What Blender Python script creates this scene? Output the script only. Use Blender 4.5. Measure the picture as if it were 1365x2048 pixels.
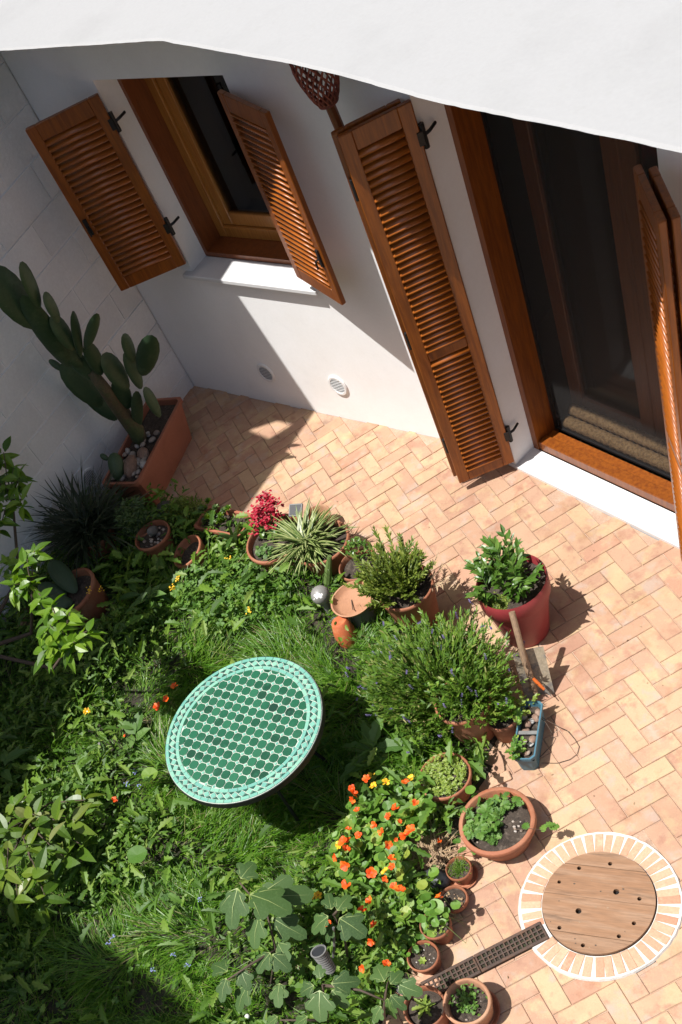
import bpy, bmesh, math, random
import numpy as np
from mathutils import Vector, Matrix
from mathutils.geometry import delaunay_2d_cdt

for o in list(bpy.data.objects): bpy.data.objects.remove(o)
scene = bpy.context.scene
C = scene.collection
R = math.radians
rng = np.random.default_rng(11)
random.seed(5)

# ------------------------------------------------------------------ camera, sky, sun, exposure
CAM_LOC=(6.49360891853341,-3.785788624660179,4.5)
CAM_R=[[0.7402074, 0.378911, -0.5554453], [0.5634132, -0.8003827, 0.2048247], [-0.3669584, -0.464558, -0.8059326]]
F_PX=2025.6621911818397
PP=(646.5749960562905,1629.960117456747)
cam_d = bpy.data.cameras.new('camera')
cam = bpy.data.objects.new('camera', cam_d); C.objects.link(cam)
right = [r[0] for r in CAM_R]; up = [-r[1] for r in CAM_R]; back = [-r[2] for r in CAM_R]
cam.matrix_world = Matrix(((right[0], up[0], back[0], CAM_LOC[0]), (right[1], up[1], back[1], CAM_LOC[1]),
                           (right[2], up[2], back[2], CAM_LOC[2]), (0, 0, 0, 1)))
cam_d.sensor_fit = 'VERTICAL'; cam_d.sensor_height = 36.0; cam_d.sensor_width = 24.0
cam_d.lens = 36.0 * F_PX / 2048.0
cam_d.shift_x = (682.5 - PP[0]) / 2048.0
cam_d.shift_y = (PP[1] - 1024.0) / 2048.0
cam_d.clip_start = 0.05; cam_d.clip_end = 300
scene.camera = cam

SX, SY = 0.175, 0.36                 # how far a shadow moves east and north for each metre of fall
ELEV = math.atan(1 / math.hypot(SX, SY)); AZ = math.atan2(-SX, -SY)
world = bpy.data.worlds.new('World'); scene.world = world; world.use_nodes = True
wn = world.node_tree
sky = wn.nodes.new('ShaderNodeTexSky'); sky.sky_type = 'NISHITA'; sky.sun_disc = False
sky.dust_density = 3.0; sky.ozone_density = 0.7; sky.sun_elevation = ELEV; sky.sun_rotation = AZ % (2 * math.pi)
wn.nodes['Background'].inputs[1].default_value = 0.075
wn.links.new(sky.outputs[0], wn.nodes['Background'].inputs[0])
sun_d = bpy.data.lights.new('sun', 'SUN'); sun_d.energy = 4.7; sun_d.angle = R(0.5); sun_d.color = (1.0, 0.97, 0.93)
sun = bpy.data.objects.new('sun', sun_d); C.objects.link(sun); sun.location = (0, -4, 12)
sun.rotation_euler = Vector((SX, SY, -1)).to_track_quat('-Z', 'Y').to_euler()
scene.view_settings.view_transform = 'Standard'; scene.view_settings.look = 'None'
scene.view_settings.gamma = 1; scene.view_settings.exposure = 0.62
scene.view_settings.use_curve_mapping = False

# ------------------------------------------------------------------ materials
def nd(nt, t, **kw):
    n = nt.nodes.new(t)
    for k, v in kw.items(): setattr(n, k, v)
    return n

def ramp(nt, stops, fac, interp='LINEAR'):
    r = nd(nt, 'ShaderNodeValToRGB'); r.color_ramp.interpolation = interp
    el = r.color_ramp.elements
    while len(el) < len(stops): el.new(0.5)
    for e, (p, c) in zip(el, stops):
        e.position = p; e.color = (*c, 1)
    nt.links.new(fac, r.inputs[0]); return r.outputs[0]

def mix(nt, a, b, fac, mode='MIX'):
    m = nd(nt, 'ShaderNodeMix', data_type='RGBA', blend_type=mode)
    if isinstance(fac, (int, float)): m.inputs[0].default_value = fac
    else: nt.links.new(fac, m.inputs[0])
    for i, v in ((6, a), (7, b)):
        if isinstance(v, tuple): m.inputs[i].default_value = (*v, 1)
        else: nt.links.new(v, m.inputs[i])
    return m.outputs[2]

def noise(nt, scale, detail=4, rough=0.55, vec=None, dist=0.0):
    n = nd(nt, 'ShaderNodeTexNoise'); n.inputs['Scale'].default_value = scale
    n.inputs['Detail'].default_value = detail; n.inputs['Roughness'].default_value = rough; n.inputs['Distortion'].default_value = dist
    if vec is not None: nt.links.new(vec, n.inputs['Vector'])
    return n.outputs[0]

def thr(nt, v, a, b):
    m = nd(nt, 'ShaderNodeMapRange'); m.inputs[1].default_value = a; m.inputs[2].default_value = b
    nt.links.new(v, m.inputs[0]); return m.outputs[0]

def M(name, tone, rough=0.6, blotch=None, blotch_scale=6, blotch_rng=(0.5, 0.7), fine=0.12, fine_scale=60,
      bump=0.0, bump_scale=80, rnd=0.0, trans=0.0, coat=0.0, stretch=None, spec=0.5, metal=0.0, world=()):
    """tone: one colour or a list of ramp stops picked per piece; blotch: second colour laid on in soft patches"""
    m = bpy.data.materials.new(name); m.use_nodes = True; nt = m.node_tree
    b = nt.nodes['Principled BSDF']
    tc = nd(nt, 'ShaderNodeTexCoord'); oi = nd(nt, 'ShaderNodeObjectInfo'); gi = nd(nt, 'ShaderNodeNewGeometry')
    ad = nd(nt, 'ShaderNodeMath', operation='ADD'); nt.links.new(oi.outputs['Random'], ad.inputs[0]); nt.links.new(gi.outputs['Random Per Island'], ad.inputs[1])
    fr = nd(nt, 'ShaderNodeMath', operation='FRACT'); nt.links.new(ad.outputs[0], fr.inputs[0])
    vs = nd(nt, 'ShaderNodeVectorMath', operation='ADD')
    mu = nd(nt, 'ShaderNodeMath', operation='MULTIPLY'); mu.inputs[1].default_value = 37.0; nt.links.new(fr.outputs[0], mu.inputs[0])
    nt.links.new(tc.outputs['Object'], vs.inputs[0]); nt.links.new(mu.outputs[0], vs.inputs[1])
    vec = vs.outputs[0]
    if stretch:
        mp = nd(nt, 'ShaderNodeVectorMath', operation='MULTIPLY'); mp.inputs[1].default_value = stretch
        nt.links.new(vec, mp.inputs[0]); vec = mp.outputs[0]
    if isinstance(tone, list): col = ramp(nt, tone, fr.outputs[0])
    else:
        col = mix(nt, tone, tone, 0.0)
    if blotch:
        bl = blotch if isinstance(blotch, list) else [(blotch, blotch_scale, blotch_rng)]
        for c, s, (a, z) in bl:
            col = mix(nt, col, c, thr(nt, noise(nt, s, 5, 0.6, vec), a, z))
    if fine:
        f = thr(nt, noise(nt, fine_scale, 4, 0.6, vec), 0.3, 0.7)
        lo = 1 - fine; hi = 1 + fine
        col = mix(nt, col, ramp(nt, [(0, (lo,) * 3), (1, (hi,) * 3)], f), 1.0, 'MULTIPLY')
    if rnd:
        col = mix(nt, col, ramp(nt, [(0, (1 - rnd,) * 3), (1, (1 + rnd,) * 3)], fr.outputs[0]), 1.0, 'MULTIPLY')
    for c, s, (a, z) in world:
        col = mix(nt, col, c, thr(nt, noise(nt, s, 5, 0.6, gi.outputs['Position']), a, z), 'MULTIPLY')
    nt.links.new(col, b.inputs['Base Color'])
    b.inputs['Roughness'].default_value = rough; b.inputs['Specular IOR Level'].default_value = spec
    b.inputs['Metallic'].default_value = metal
    if coat: b.inputs['Coat Weight'].default_value = coat; b.inputs['Coat Roughness'].default_value = 0.25
    if bump:
        bp = nd(nt, 'ShaderNodeBump'); bp.inputs['Strength'].default_value = 1.0; bp.inputs['Distance'].default_value = bump
        nt.links.new(noise(nt, bump_scale, 5, 0.6, vec), bp.inputs['Height']); nt.links.new(bp.outputs[0], b.inputs['Normal'])
    if trans:
        t = nd(nt, 'ShaderNodeBsdfTranslucent')
        nt.links.new(mix(nt, col, (1.6, 1.7, 0.5), 1.0, 'MULTIPLY'), t.inputs[0])
        ms = nd(nt, 'ShaderNodeMixShader'); ms.inputs[0].default_value = trans
        out = nt.nodes['Material Output']
        nt.links.new(b.outputs[0], ms.inputs[1]); nt.links.new(t.outputs[0], ms.inputs[2]); nt.links.new(ms.outputs[0], out.inputs[0])
    return m

PLASTER = M('white_plaster', (0.83, 0.83, 0.825), 0.85, [((0.77, 0.765, 0.755), 1.3, (0.52, 0.8)), ((0.80, 0.80, 0.80), 9, (0.55, 0.75))], fine=0.015, bump=0.0012, bump_scale=14, world=[((0.95, 0.94, 0.92), 1.1, (0.5, 0.72))])
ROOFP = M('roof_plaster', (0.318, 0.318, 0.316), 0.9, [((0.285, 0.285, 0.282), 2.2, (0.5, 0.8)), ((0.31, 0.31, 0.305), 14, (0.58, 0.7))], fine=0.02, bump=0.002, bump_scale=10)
BLOCKP = M('painted_block', (0.76, 0.755, 0.74), 0.9, [((0.71, 0.705, 0.69), 2.5, (0.5, 0.75)), ((0.80, 0.80, 0.79), 12, (0.55, 0.75))], fine=0.04, bump=0.004, bump_scale=45, rnd=0.05)
JOINTP = M('block_joint', (0.80, 0.795, 0.78), 0.9, fine=0.03)
MARBLE = M('white_marble', (0.62, 0.62, 0.62), 0.5, (0.56, 0.56, 0.565), 5, (0.5, 0.8), fine=0.02)
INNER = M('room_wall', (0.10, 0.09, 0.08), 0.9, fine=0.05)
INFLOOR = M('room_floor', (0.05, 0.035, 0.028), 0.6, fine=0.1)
WOOD = M('varnished_wood', (0.225, 0.061, 0.005), 0.4, [((0.13, 0.029, 0.003), 3.5, (0.40, 0.70)), ((0.27, 0.085, 0.018), 9, (0.6, 0.8))], fine=0.16, fine_scale=10, stretch=(14, 14, 1.2), rnd=0.07, coat=0.25)
WOODS = M('varnished_slat', (0.31, 0.088, 0.010), 0.38, (0.22, 0.055, 0.006), 3, (0.45, 0.75), fine=0.14, fine_scale=8, stretch=(2, 14, 14), rnd=0.10, coat=0.25)
WOODL = M('light_frame_wood', (0.38, 0.15, 0.028), 0.4, (0.28, 0.09, 0.015), 3, (0.45, 0.75), fine=0.14, fine_scale=10, stretch=(14, 14, 1.2), coat=0.3)
WOODD = M('dark_frame_wood', (0.20, 0.055, 0.013), 0.42, (0.13, 0.032, 0.008), 3, (0.45, 0.75), fine=0.14, fine_scale=10, stretch=(14, 14, 1.2), coat=0.25)
IRON = M('black_iron', (0.012, 0.012, 0.013), 0.5, fine=0.2, metal=0.3)
RUST = M('rusty_grate_iron', (0.055, 0.035, 0.026), 0.75, (0.11, 0.055, 0.03), 25, (0.45, 0.7), fine=0.2, bump=0.0006, bump_scale=300)
PAVER = M('terracotta_paver', [(0.0, (0.39, 0.225, 0.16)), (0.14, (0.42, 0.26, 0.18)), (0.32, (0.435, 0.28, 0.19)), (0.48, (0.40, 0.25, 0.18)), (0.62, (0.435, 0.285, 0.195)), (0.78, (0.455, 0.32, 0.205)), (0.9, (0.375, 0.205, 0.145)), (1.0, (0.425, 0.265, 0.185))],
          0.8, [((0.46, 0.335, 0.21), 7.5, (0.5, 0.66)), ((0.35, 0.195, 0.14), 9.5, (0.54, 0.68)), ((0.40, 0.30, 0.25), 8, (0.55, 0.68)), ((0.29, 0.18, 0.13), 22, (0.66, 0.8))], fine=0.05, fine_scale=120, bump=0.0008, bump_scale=60, rnd=0.07, world=[((0.98, 0.96, 0.89), 0.2, (0.0, 0.1)), ((0.87, 0.82, 0.82), 2.3, (0.48, 0.68)), ((0.84, 0.76, 0.70), 6.0, (0.55, 0.70)), ((0.55, 0.47, 0.42), 30, (0.70, 0.78))])
MORTAR = M('paving_mortar', (0.38, 0.25, 0.175), 0.95, [((0.19, 0.12, 0.085), 5, (0.54, 0.68)), ((0.42, 0.31, 0.23), 9, (0.5, 0.66))], fine=0.2, fine_scale=200)
WELLBRICK = M('well_brick', [(0.0, (0.41, 0.20, 0.125)), (0.3, (0.45, 0.275, 0.175)), (0.6, (0.47, 0.31, 0.20)), (1.0, (0.43, 0.23, 0.145))], 0.85,
              [((0.50, 0.36, 0.24), 14, (0.54, 0.74)), ((0.62, 0.58, 0.52), 30, (0.69, 0.76))], fine=0.12, fine_scale=90, bump=0.001, bump_scale=120)
LIME = M('lime_mortar', (0.55, 0.525, 0.48), 0.95, [((0.5, 0.42, 0.33), 18, (0.6, 0.75)), ((0.32, 0.27, 0.22), 40, (0.72, 0.8))], fine=0.1, fine_scale=120, bump=0.002, bump_scale=70)
PLANK = M('weathered_plank', [(0, (0.225, 0.118, 0.06)), (0.5, (0.25, 0.137, 0.072)), (1, (0.215, 0.117, 0.062))], 0.75, [((0.27, 0.165, 0.10), 2.2, (0.45, 0.66)), ((0.10, 0.058, 0.034), 2.6, (0.58, 0.74))], fine=0.18, fine_scale=9, stretch=(1.3, 14, 6), bump=0.0005, bump_scale=30)
SHAFTDARK = M('shaft_dark', (0.008, 0.006, 0.005), 0.95, fine=0.2)
TERRA = M('terracotta_pot', (0.30, 0.105, 0.050), 0.75, [((0.34, 0.155, 0.085), 5, (0.48, 0.7)), ((0.21, 0.075, 0.037), 8, (0.55, 0.75)), ((0.42, 0.29, 0.2), 11, (0.68, 0.85))], fine=0.08, bump=0.001, bump_scale=90, rnd=0.13)
TERRAPALE = M('pale_terracotta', (0.38, 0.19, 0.105), 0.75, [((0.44, 0.27, 0.165), 6, (0.48, 0.7)), ((0.27, 0.12, 0.07), 9, (0.6, 0.75))], fine=0.08, bump=0.001, bump_scale=90)
TERRAPLASTIC = M('terracotta_plastic', (0.32, 0.115, 0.065), 0.5, (0.26, 0.09, 0.05), 5, (0.5, 0.7), fine=0.05, rnd=0.08)
ORANGEPOT = M('orange_clay', (0.46, 0.12, 0.045), 0.6, (0.5, 0.22, 0.10), 12, (0.55, 0.7), fine=0.1, bump=0.001)
REDPOT = M('red_plastic', (0.27, 0.034, 0.038), 0.5, (0.22, 0.03, 0.032), 6, (0.45, 0.7), fine=0.05)
BLUEPOT = M('blue_plastic', (0.045, 0.13, 0.18), 0.5, (0.06, 0.15, 0.19), 20, (0.45, 0.7), fine=0.1)
SOIL = M('potting_soil', (0.045, 0.033, 0.024), 0.95, [((0.10, 0.078, 0.06), 45, (0.5, 0.68)), ((0.02, 0.015, 0.011), 30, (0.5, 0.7)), ((0.24, 0.21, 0.18), 90, (0.70, 0.78))], fine=0.3, fine_scale=160, bump=0.006, bump_scale=90)
EARTH = M('garden_earth', (0.028, 0.022, 0.014), 0.95, [((0.02, 0.03, 0.009), 8, (0.45, 0.65)), ((0.085, 0.065, 0.043), 26, (0.58, 0.72))], fine=0.3, fine_scale=120, bump=0.01, bump_scale=50)
STONE = M('grey_stone', (0.16, 0.155, 0.145), 0.8, (0.09, 0.09, 0.09), 12, (0.45, 0.65), fine=0.15, bump=0.003, bump_scale=40, rnd=0.2)
PEBBLE = M('pebble', [(0, (0.36, 0.32, 0.28)), (0.35, (0.24, 0.175, 0.13)), (0.8, (0.44, 0.42, 0.39)), (1, (0.17, 0.13, 0.105))], 0.75, fine=0.15, bump=0.002, bump_scale=60)
BROWNROCK = M('brown_rock', (0.20, 0.125, 0.09), 0.85, (0.30, 0.22, 0.17), 14, (0.5, 0.65), fine=0.2, bump=0.006, bump_scale=40)
DARKROCK = M('black_rock', (0.035, 0.037, 0.042), 0.7, (0.15, 0.155, 0.16), 9, (0.52, 0.58), fine=0.2, bump=0.004, bump_scale=40)
BLADE = M('grass_blade', [(0, (0.042, 0.115, 0.008)), (0.3, (0.072, 0.185, 0.012)), (0.6, (0.105, 0.24, 0.016)), (0.9, (0.165, 0.29, 0.028)), (0.96, (0.24, 0.22, 0.10)), (1, (0.30, 0.25, 0.14))], 0.42, fine=0, trans=0.34, spec=0.45)
WEED = M('weed_leaf', [(0, (0.042, 0.10, 0.010)), (0.4, (0.080, 0.17, 0.015)), (0.8, (0.13, 0.23, 0.022)), (1, (0.18, 0.26, 0.05))], 0.55, fine=0.1, trans=0.28)
CLOVER = M('clover_leaf', [(0, (0.055, 0.135, 0.016)), (0.5, (0.085, 0.19, 0.024)), (1, (0.14, 0.25, 0.045))], 0.6, fine=0.08, trans=0.26)
BIGLEAF = M('broad_leaf', [(0, (0.05, 0.12, 0.018)), (0.5, (0.075, 0.16, 0.026)), (1, (0.11, 0.20, 0.045))], 0.6, (0.12, 0.2, 0.06), 30, (0.55, 0.7), fine=0.1, trans=0.25)
LEMON = M('citrus_leaf', [(0, (0.05, 0.115, 0.007)), (0.35, (0.08, 0.17, 0.010)), (0.7, (0.125, 0.23, 0.014)), (1, (0.17, 0.27, 0.025))], 0.38, fine=0.06, trans=0.32, spec=0.5)
LAUREL = M('shrub_leaf', [(0, (0.045, 0.10, 0.008)), (0.4, (0.075, 0.145, 0.010)), (0.75, (0.13, 0.19, 0.016)), (1, (0.16, 0.18, 0.05))], 0.42, fine=0.08, trans=0.25)
FIG = M('fig_leaf', [(0, (0.026, 0.064, 0.012)), (0.5, (0.040, 0.090, 0.016)), (1, (0.06, 0.12, 0.024))], 0.7, (0.06, 0.12, 0.03), 25, (0.5, 0.7), fine=0.1, trans=0.2)
VEIN = M('leaf_vein', (0.22, 0.28, 0.09), 0.5, fine=0.1)
NAST = M('nasturtium_leaf', [(0, (0.07, 0.165, 0.02)), (0.4, (0.10, 0.22, 0.026)), (0.8, (0.15, 0.28, 0.035)), (1, (0.26, 0.33, 0.05))], 0.5, fine=0.07, trans=0.3)
PETAL = M('orange_petal', [(0, (0.75, 0.075, 0.006)), (0.7, (0.85, 0.12, 0.008)), (1, (0.85, 0.22, 0.02))], 0.55, fine=0.12, trans=0.25)
PETALY = M('yellow_petal', [(0, (0.75, 0.42, 0.015)), (1, (0.8, 0.55, 0.03))], 0.55, fine=0.1, trans=0.2)
PETALR = M('crimson_petal', [(0, (0.27, 0.004, 0.02)), (1, (0.42, 0.010, 0.035))], 0.55, fine=0.1, trans=0.15)
PETALB = M('violet_petal', [(0, (0.11, 0.09, 0.22)), (1, (0.17, 0.14, 0.30))], 0.6, fine=0.1, trans=0.15)
WHITEP = M('white_petal', (0.7, 0.7, 0.65), 0.6, fine=0.05)
CACTUS = M('cactus_pad', [(0, (0.024, 0.052, 0.020)), (0.5, (0.036, 0.070, 0.028)), (1, (0.048, 0.082, 0.038))], 0.6, [((0.13, 0.14, 0.08), 55, (0.69, 0.72)), ((0.085, 0.12, 0.06), 5, (0.55, 0.75)), ((0.13, 0.10, 0.045), 3, (0.68, 0.8))], fine=0.12, bump=0.002, bump_scale=40)
CTRUNK = M('cactus_trunk', (0.10, 0.075, 0.04), 0.8, (0.06, 0.085, 0.03), 7, (0.45, 0.6), fine=0.2, bump=0.006, bump_scale=30)
DARKSTRAP = M('dark_strap_leaf', [(0, (0.02, 0.034, 0.014)), (0.6, (0.032, 0.05, 0.02)), (1, (0.05, 0.065, 0.03))], 0.5, fine=0.1, trans=0.12)
SPIDER = M('cream_striped_leaf', [(0, (0.30, 0.33, 0.12)), (0.5, (0.42, 0.44, 0.2)), (1, (0.18, 0.25, 0.06))], 0.4, fine=0.1, trans=0.2)
SPIDERG = M('green_strap_leaf', [(0, (0.07, 0.13, 0.03)), (1, (0.13, 0.2, 0.05))], 0.4, fine=0.1, trans=0.2)
CONIFER = M('conifer_sprig', [(0, (0.07, 0.11, 0.012)), (0.5, (0.13, 0.19, 0.022)), (1, (0.24, 0.28, 0.05))], 0.5, fine=0.1, trans=0.22)
LAVENDER = M('lavender_leaf', [(0, (0.055, 0.125, 0.012)), (0.5, (0.095, 0.19, 0.018)), (0.9, (0.16, 0.25, 0.03)), (1, (0.26, 0.24, 0.09))], 0.5, fine=0.1, trans=0.22)
SEEDLING = M('seedling_leaf', [(0, (0.16, 0.24, 0.035)), (0.6, (0.22, 0.31, 0.05)), (1, (0.30, 0.36, 0.08))], 0.45, fine=0.06, trans=0.28)
SHRUBG = M('glossy_shrub_leaf', [(0, (0.045, 0.11, 0.014)), (0.5, (0.07, 0.155, 0.02)), (1, (0.13, 0.22, 0.04))], 0.35, fine=0.08, trans=0.25)
SUCC = M('succulent_leaf', [(0, (0.06, 0.11, 0.03)), (1, (0.12, 0.18, 0.05))], 0.45, fine=0.1, trans=0.1)
STRAW = M('dry_straw', [(0, (0.28, 0.18, 0.09)), (0.5, (0.36, 0.26, 0.15)), (1, (0.2, 0.12, 0.07))], 0.7, fine=0.1)
TWIG = M('brown_twig', (0.075, 0.052, 0.036), 0.8, fine=0.2)
STEM = M('green_stem', (0.12, 0.17, 0.05), 0.6, fine=0.1)
WICKER = M('red_wicker', (0.24, 0.055, 0.03), 0.6, (0.15, 0.03, 0.02), 20, (0.45, 0.6), fine=0.15)
GREYPLASTIC = M('grey_plastic', (0.17, 0.17, 0.165), 0.5, (0.10, 0.10, 0.10), 8, (0.5, 0.7), fine=0.1)
GLOBE = M('grey_globe', (0.22, 0.215, 0.2), 0.45, ((0.78, 0.78, 0.76)), 11, (0.60, 0.615), fine=0.06)
SOLAR = M('solar_panel', (0.02, 0.022, 0.026), 0.6, fine=0.05)
STEEL = M('muddy_steel', (0.20, 0.185, 0.165), 0.5, [((0.36, 0.30, 0.215), 12, (0.46, 0.56)), ((0.05, 0.045, 0.04), 8, (0.55, 0.72))], fine=0.2, bump=0.002, bump_scale=50, metal=0.25)
HANDLE = M('worn_handle', (0.25, 0.165, 0.10), 0.7, (0.14, 0.09, 0.06), 10, (0.5, 0.7), fine=0.2, fine_scale=20, stretch=(8, 8, 1))
ORANGEPL = M('orange_plastic', (0.55, 0.12, 0.02), 0.35, fine=0.05)
GLAZED = M('dark_green_tile', [(0, (0.003, 0.045, 0.022)), (0.25, (0.006, 0.075, 0.036)), (0.7, (0.010, 0.098, 0.048)), (0.9, (0.016, 0.115, 0.056)), (0.96, (0.004, 0.040, 0.022)), (1.0, (0.004, 0.028, 0.017))], 0.5, ((0.014, 0.11, 0.056)), 20, (0.5, 0.75), fine=0.08, fine_scale=150, spec=0.3)
GLAZEDK = M('black_green_tile', (0.012, 0.07, 0.05), 0.35, fine=0.1, rnd=0.3)
AQUA = M('aqua_tile', [(0, (0.11, 0.31, 0.25)), (0.5, (0.15, 0.37, 0.285)), (1, (0.20, 0.41, 0.30))], 0.42, fine=0.08, fine_scale=150)
GROUT = M('tile_grout', (0.40, 0.46, 0.39), 0.9, (0.46, 0.50, 0.43), 30, (0.45, 0.65), fine=0.08, fine_scale=120)
MAT = M('coir_mat', (0.30, 0.19, 0.09), 0.95, (0.2, 0.12, 0.055), 60, (0.45, 0.6), fine=0.3, fine_scale=90, bump=0.01, bump_scale=60)
VENTW = M('white_vent', (0.72, 0.72, 0.71), 0.5, fine=0.03)
VENTD = M('vent_dark', (0.30, 0.30, 0.305), 0.7, fine=0.05)

def glass_mat():
    m = bpy.data.materials.new('window_glass'); m.use_nodes = True; nt = m.node_tree
    b = nt.nodes['Principled BSDF']
    b.inputs['Base Color'].default_value = (0.02, 0.022, 0.022, 1); b.inputs['Roughness'].default_value = 0.03
    b.inputs['IOR'].default_value = 1.45; b.inputs['Alpha'].default_value = 1
    t = nd(nt, 'ShaderNodeBsdfTransparent'); t.inputs[0].default_value = (0.62, 0.62, 0.60, 1)
    g = nd(nt, 'ShaderNodeBsdfGlossy'); g.inputs['Roughness'].default_value = 0.02
    f = nd(nt, 'ShaderNodeFresnel'); f.inputs[0].default_value = 1.45
    ms = nd(nt, 'ShaderNodeMixShader'); nt.links.new(f.outputs[0], ms.inputs[0])
    nt.links.new(t.outputs[0], ms.inputs[1]); nt.links.new(g.outputs[0], ms.inputs[2])
    nt.links.new(ms.outputs[0], nt.nodes['Material Output'].inputs[0])
    return m
GLASS = glass_mat()

def screen_mat():
    m = bpy.data.materials.new('insect_screen'); m.use_nodes = True; nt = m.node_tree
    b = nt.nodes['Principled BSDF']; b.inputs['Base Color'].default_value = (0.02, 0.02, 0.02, 1); b.inputs['Roughness'].default_value = 0.8
    t = nd(nt, 'ShaderNodeBsdfTransparent')
    ms = nd(nt, 'ShaderNodeMixShader'); ms.inputs[0].default_value = 0.5
    nt.links.new(t.outputs[0], ms.inputs[1]); nt.links.new(b.outputs[0], ms.inputs[2]); nt.links.new(ms.outputs[0], nt.nodes['Material Output'].inputs[0])
    return m
SCREEN = screen_mat()

# ------------------------------------------------------------------ object helpers
def tag(o, label=None, cat=None, group=None, kind=None):
    if label: o['label'] = label
    if cat: o['category'] = cat
    if group: o['group'] = group
    if kind: o['kind'] = kind
    return o

def thing(name, label, cat, loc=(0, 0, 0), rotz=0.0, group=None):
    o = bpy.data.objects.new(name, None); C.objects.link(o)
    o.empty_display_size = 0.1
    o.location = loc; o.rotation_euler = (0, 0, rotz)
    return tag(o, label, cat, group)

def link(name, me, parent=None, loc=(0, 0, 0), rot=None, scale=None):
    o = bpy.data.objects.new(name, me); C.objects.link(o)
    if parent: o.parent = parent
    o.location = loc
    if rot is not None: o.rotation_euler = rot
    if scale is not None: o.scale = scale
    return o

def copy_tree(o, parent=None):
    c = o.copy(); C.objects.link(c); c.parent = parent
    for ch in list(o.children): copy_tree(ch, c)
    return c

class MB:
    def __init__(s): s.v = []; s.f = []; s.m = []
    def add(s, v, f, mi=0):
        n = len(s.v); s.v += [tuple(p) for p in v]; s.f += [tuple(i + n for i in q) for q in f]; s.m += [mi] * len(f); return s
    def box(s, lo, hi, mi=0, T=None):
        x0, y0, z0 = lo; x1, y1, z1 = hi
        v = [(x0, y0, z0), (x1, y0, z0), (x1, y1, z0), (x0, y1, z0), (x0, y0, z1), (x1, y0, z1), (x1, y1, z1), (x0, y1, z1)]
        if T is not None: v = [tuple(T @ Vector(p)) for p in v]
        return s.add(v, [(0, 3, 2, 1), (4, 5, 6, 7), (0, 1, 5, 4), (1, 2, 6, 5), (2, 3, 7, 6), (3, 0, 4, 7)], mi)
    def bbox(s, lo, hi, b=0.006, mi=0, T=None):
        """box with chamfered vertical edges and top"""
        x0, y0, z0 = lo; x1, y1, z1 = hi
        def ring(d, z): return [(x0 + d, y0, z), (x1 - d, y0, z), (x1, y0 + d, z), (x1, y1 - d, z), (x1 - d, y1, z), (x0 + d, y1, z), (x0, y1 - d, z), (x0, y0 + d, z)]
        def inn(d, z): 
            e = d; return [(x0 + 2 * e, y0 + e, z), (x1 - 2 * e, y0 + e, z), (x1 - e, y0 + 2 * e, z), (x1 - e, y1 - 2 * e, z), (x1 - 2 * e, y1 - e, z), (x0 + 2 * e, y1 - e, z), (x0 + e, y1 - 2 * e, z), (x0 + e, y0 + 2 * e, z)]
        v = inn(b, z0) + ring(b, z0 + b) + ring(b, z1 - b) + inn(b, z1)
        if T is not None: v = [tuple(T @ Vector(p)) for p in v]
        f = [tuple(range(7, -1, -1)), tuple(range(24, 32))]
        for k in range(3):
            for i in range(8):
                j = (i + 1) % 8; f.append((k * 8 + i, k * 8 + j, k * 8 + 8 + j, k * 8 + 8 + i))
        return s.add(v, f, mi)
    def lathe(s, prof, n=40, c=(0, 0, 0), T=None, mi=0, closed=False, wob=0.0):
        v = []; f = []
        for (r, z) in prof:
            for i in range(n):
                a = 2 * math.pi * i / n; w = 1 + wob * math.sin(3 * a + 1.0)
                v.append((c[0] + r * w * math.cos(a), c[1] + r * w * math.sin(a), c[2] + z))
        for k in range(len(prof) - 1):
            for i in range(n):
                j = (i + 1) % n; f.append((k * n + i, k * n + j, k * n + n + j, k * n + n + i))
        if T is not None: v = [tuple(T @ Vector(p)) for p in v]
        return s.add(v, f, mi)
    def tube(s, path, rad, n=6, mi=0, cap=True):
        path = [Vector(p) for p in path]; rad = rad if isinstance(rad, (list, tuple)) else [rad] * len(path)
        v = []; f = []
        for k, p in enumerate(path):
            t = (path[min(k + 1, len(path) - 1)] - path[max(k - 1, 0)]).normalized()
            a = Vector((0, 0, 1)) if abs(t.z) < 0.9 else Vector((1, 0, 0))
            e1 = t.cross(a).normalized(); e2 = t.cross(e1)
            for i in range(n):
                q = 2 * math.pi * i / n; v.append(tuple(p + rad[k] * (math.cos(q) * e1 + math.sin(q) * e2)))
        for k in range(len(path) - 1):
            for i in range(n):
                j = (i + 1) % n; f.append((k * n + i, k * n + j, k * n + n + j, k * n + n + i))
        if cap: f.append(tuple(range(n - 1, -1, -1))); f.append(tuple(range((len(path) - 1) * n, len(path) * n)))
        return s.add(v, f, mi)
    def me(s, name, mats, smooth=False):
        m = bpy.data.meshes.new(name); m.from_pydata(s.v, [], s.f)
        for a in (mats if isinstance(mats, (list, tuple)) else [mats]): m.materials.append(a)
        if any(s.m): m.polygons.foreach_set('material_index', s.m)
        if smooth: m.polygons.foreach_set('use_smooth', [True] * len(s.f))
        m.update(); return m
    def build(s, name, mats, parent=None, loc=(0, 0, 0), smooth=False, rot=None):
        return link(name, s.me(name, mats, smooth), parent, loc, rot)

def soft(o, ang=40):
    """smooth shading with the sharp edges kept"""
    me = o.data
    bm = bmesh.new(); bm.from_mesh(me); bmesh.ops.recalc_face_normals(bm, faces=bm.faces)
    for f in bm.faces: f.smooth = True
    for e in bm.edges: e.smooth = (not e.is_manifold) or e.calc_face_angle(0) < R(ang)
    bm.to_mesh(me); bm.free(); return o

def arrmesh(name, V, F, mat):
    m = bpy.data.meshes.new(name); m.from_pydata(np.asarray(V).reshape(-1, 3).tolist(), [], np.asarray(F).tolist())
    for a in (mat if isinstance(mat, (list, tuple)) else [mat]): m.materials.append(a)
    m.update(); return m

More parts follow.
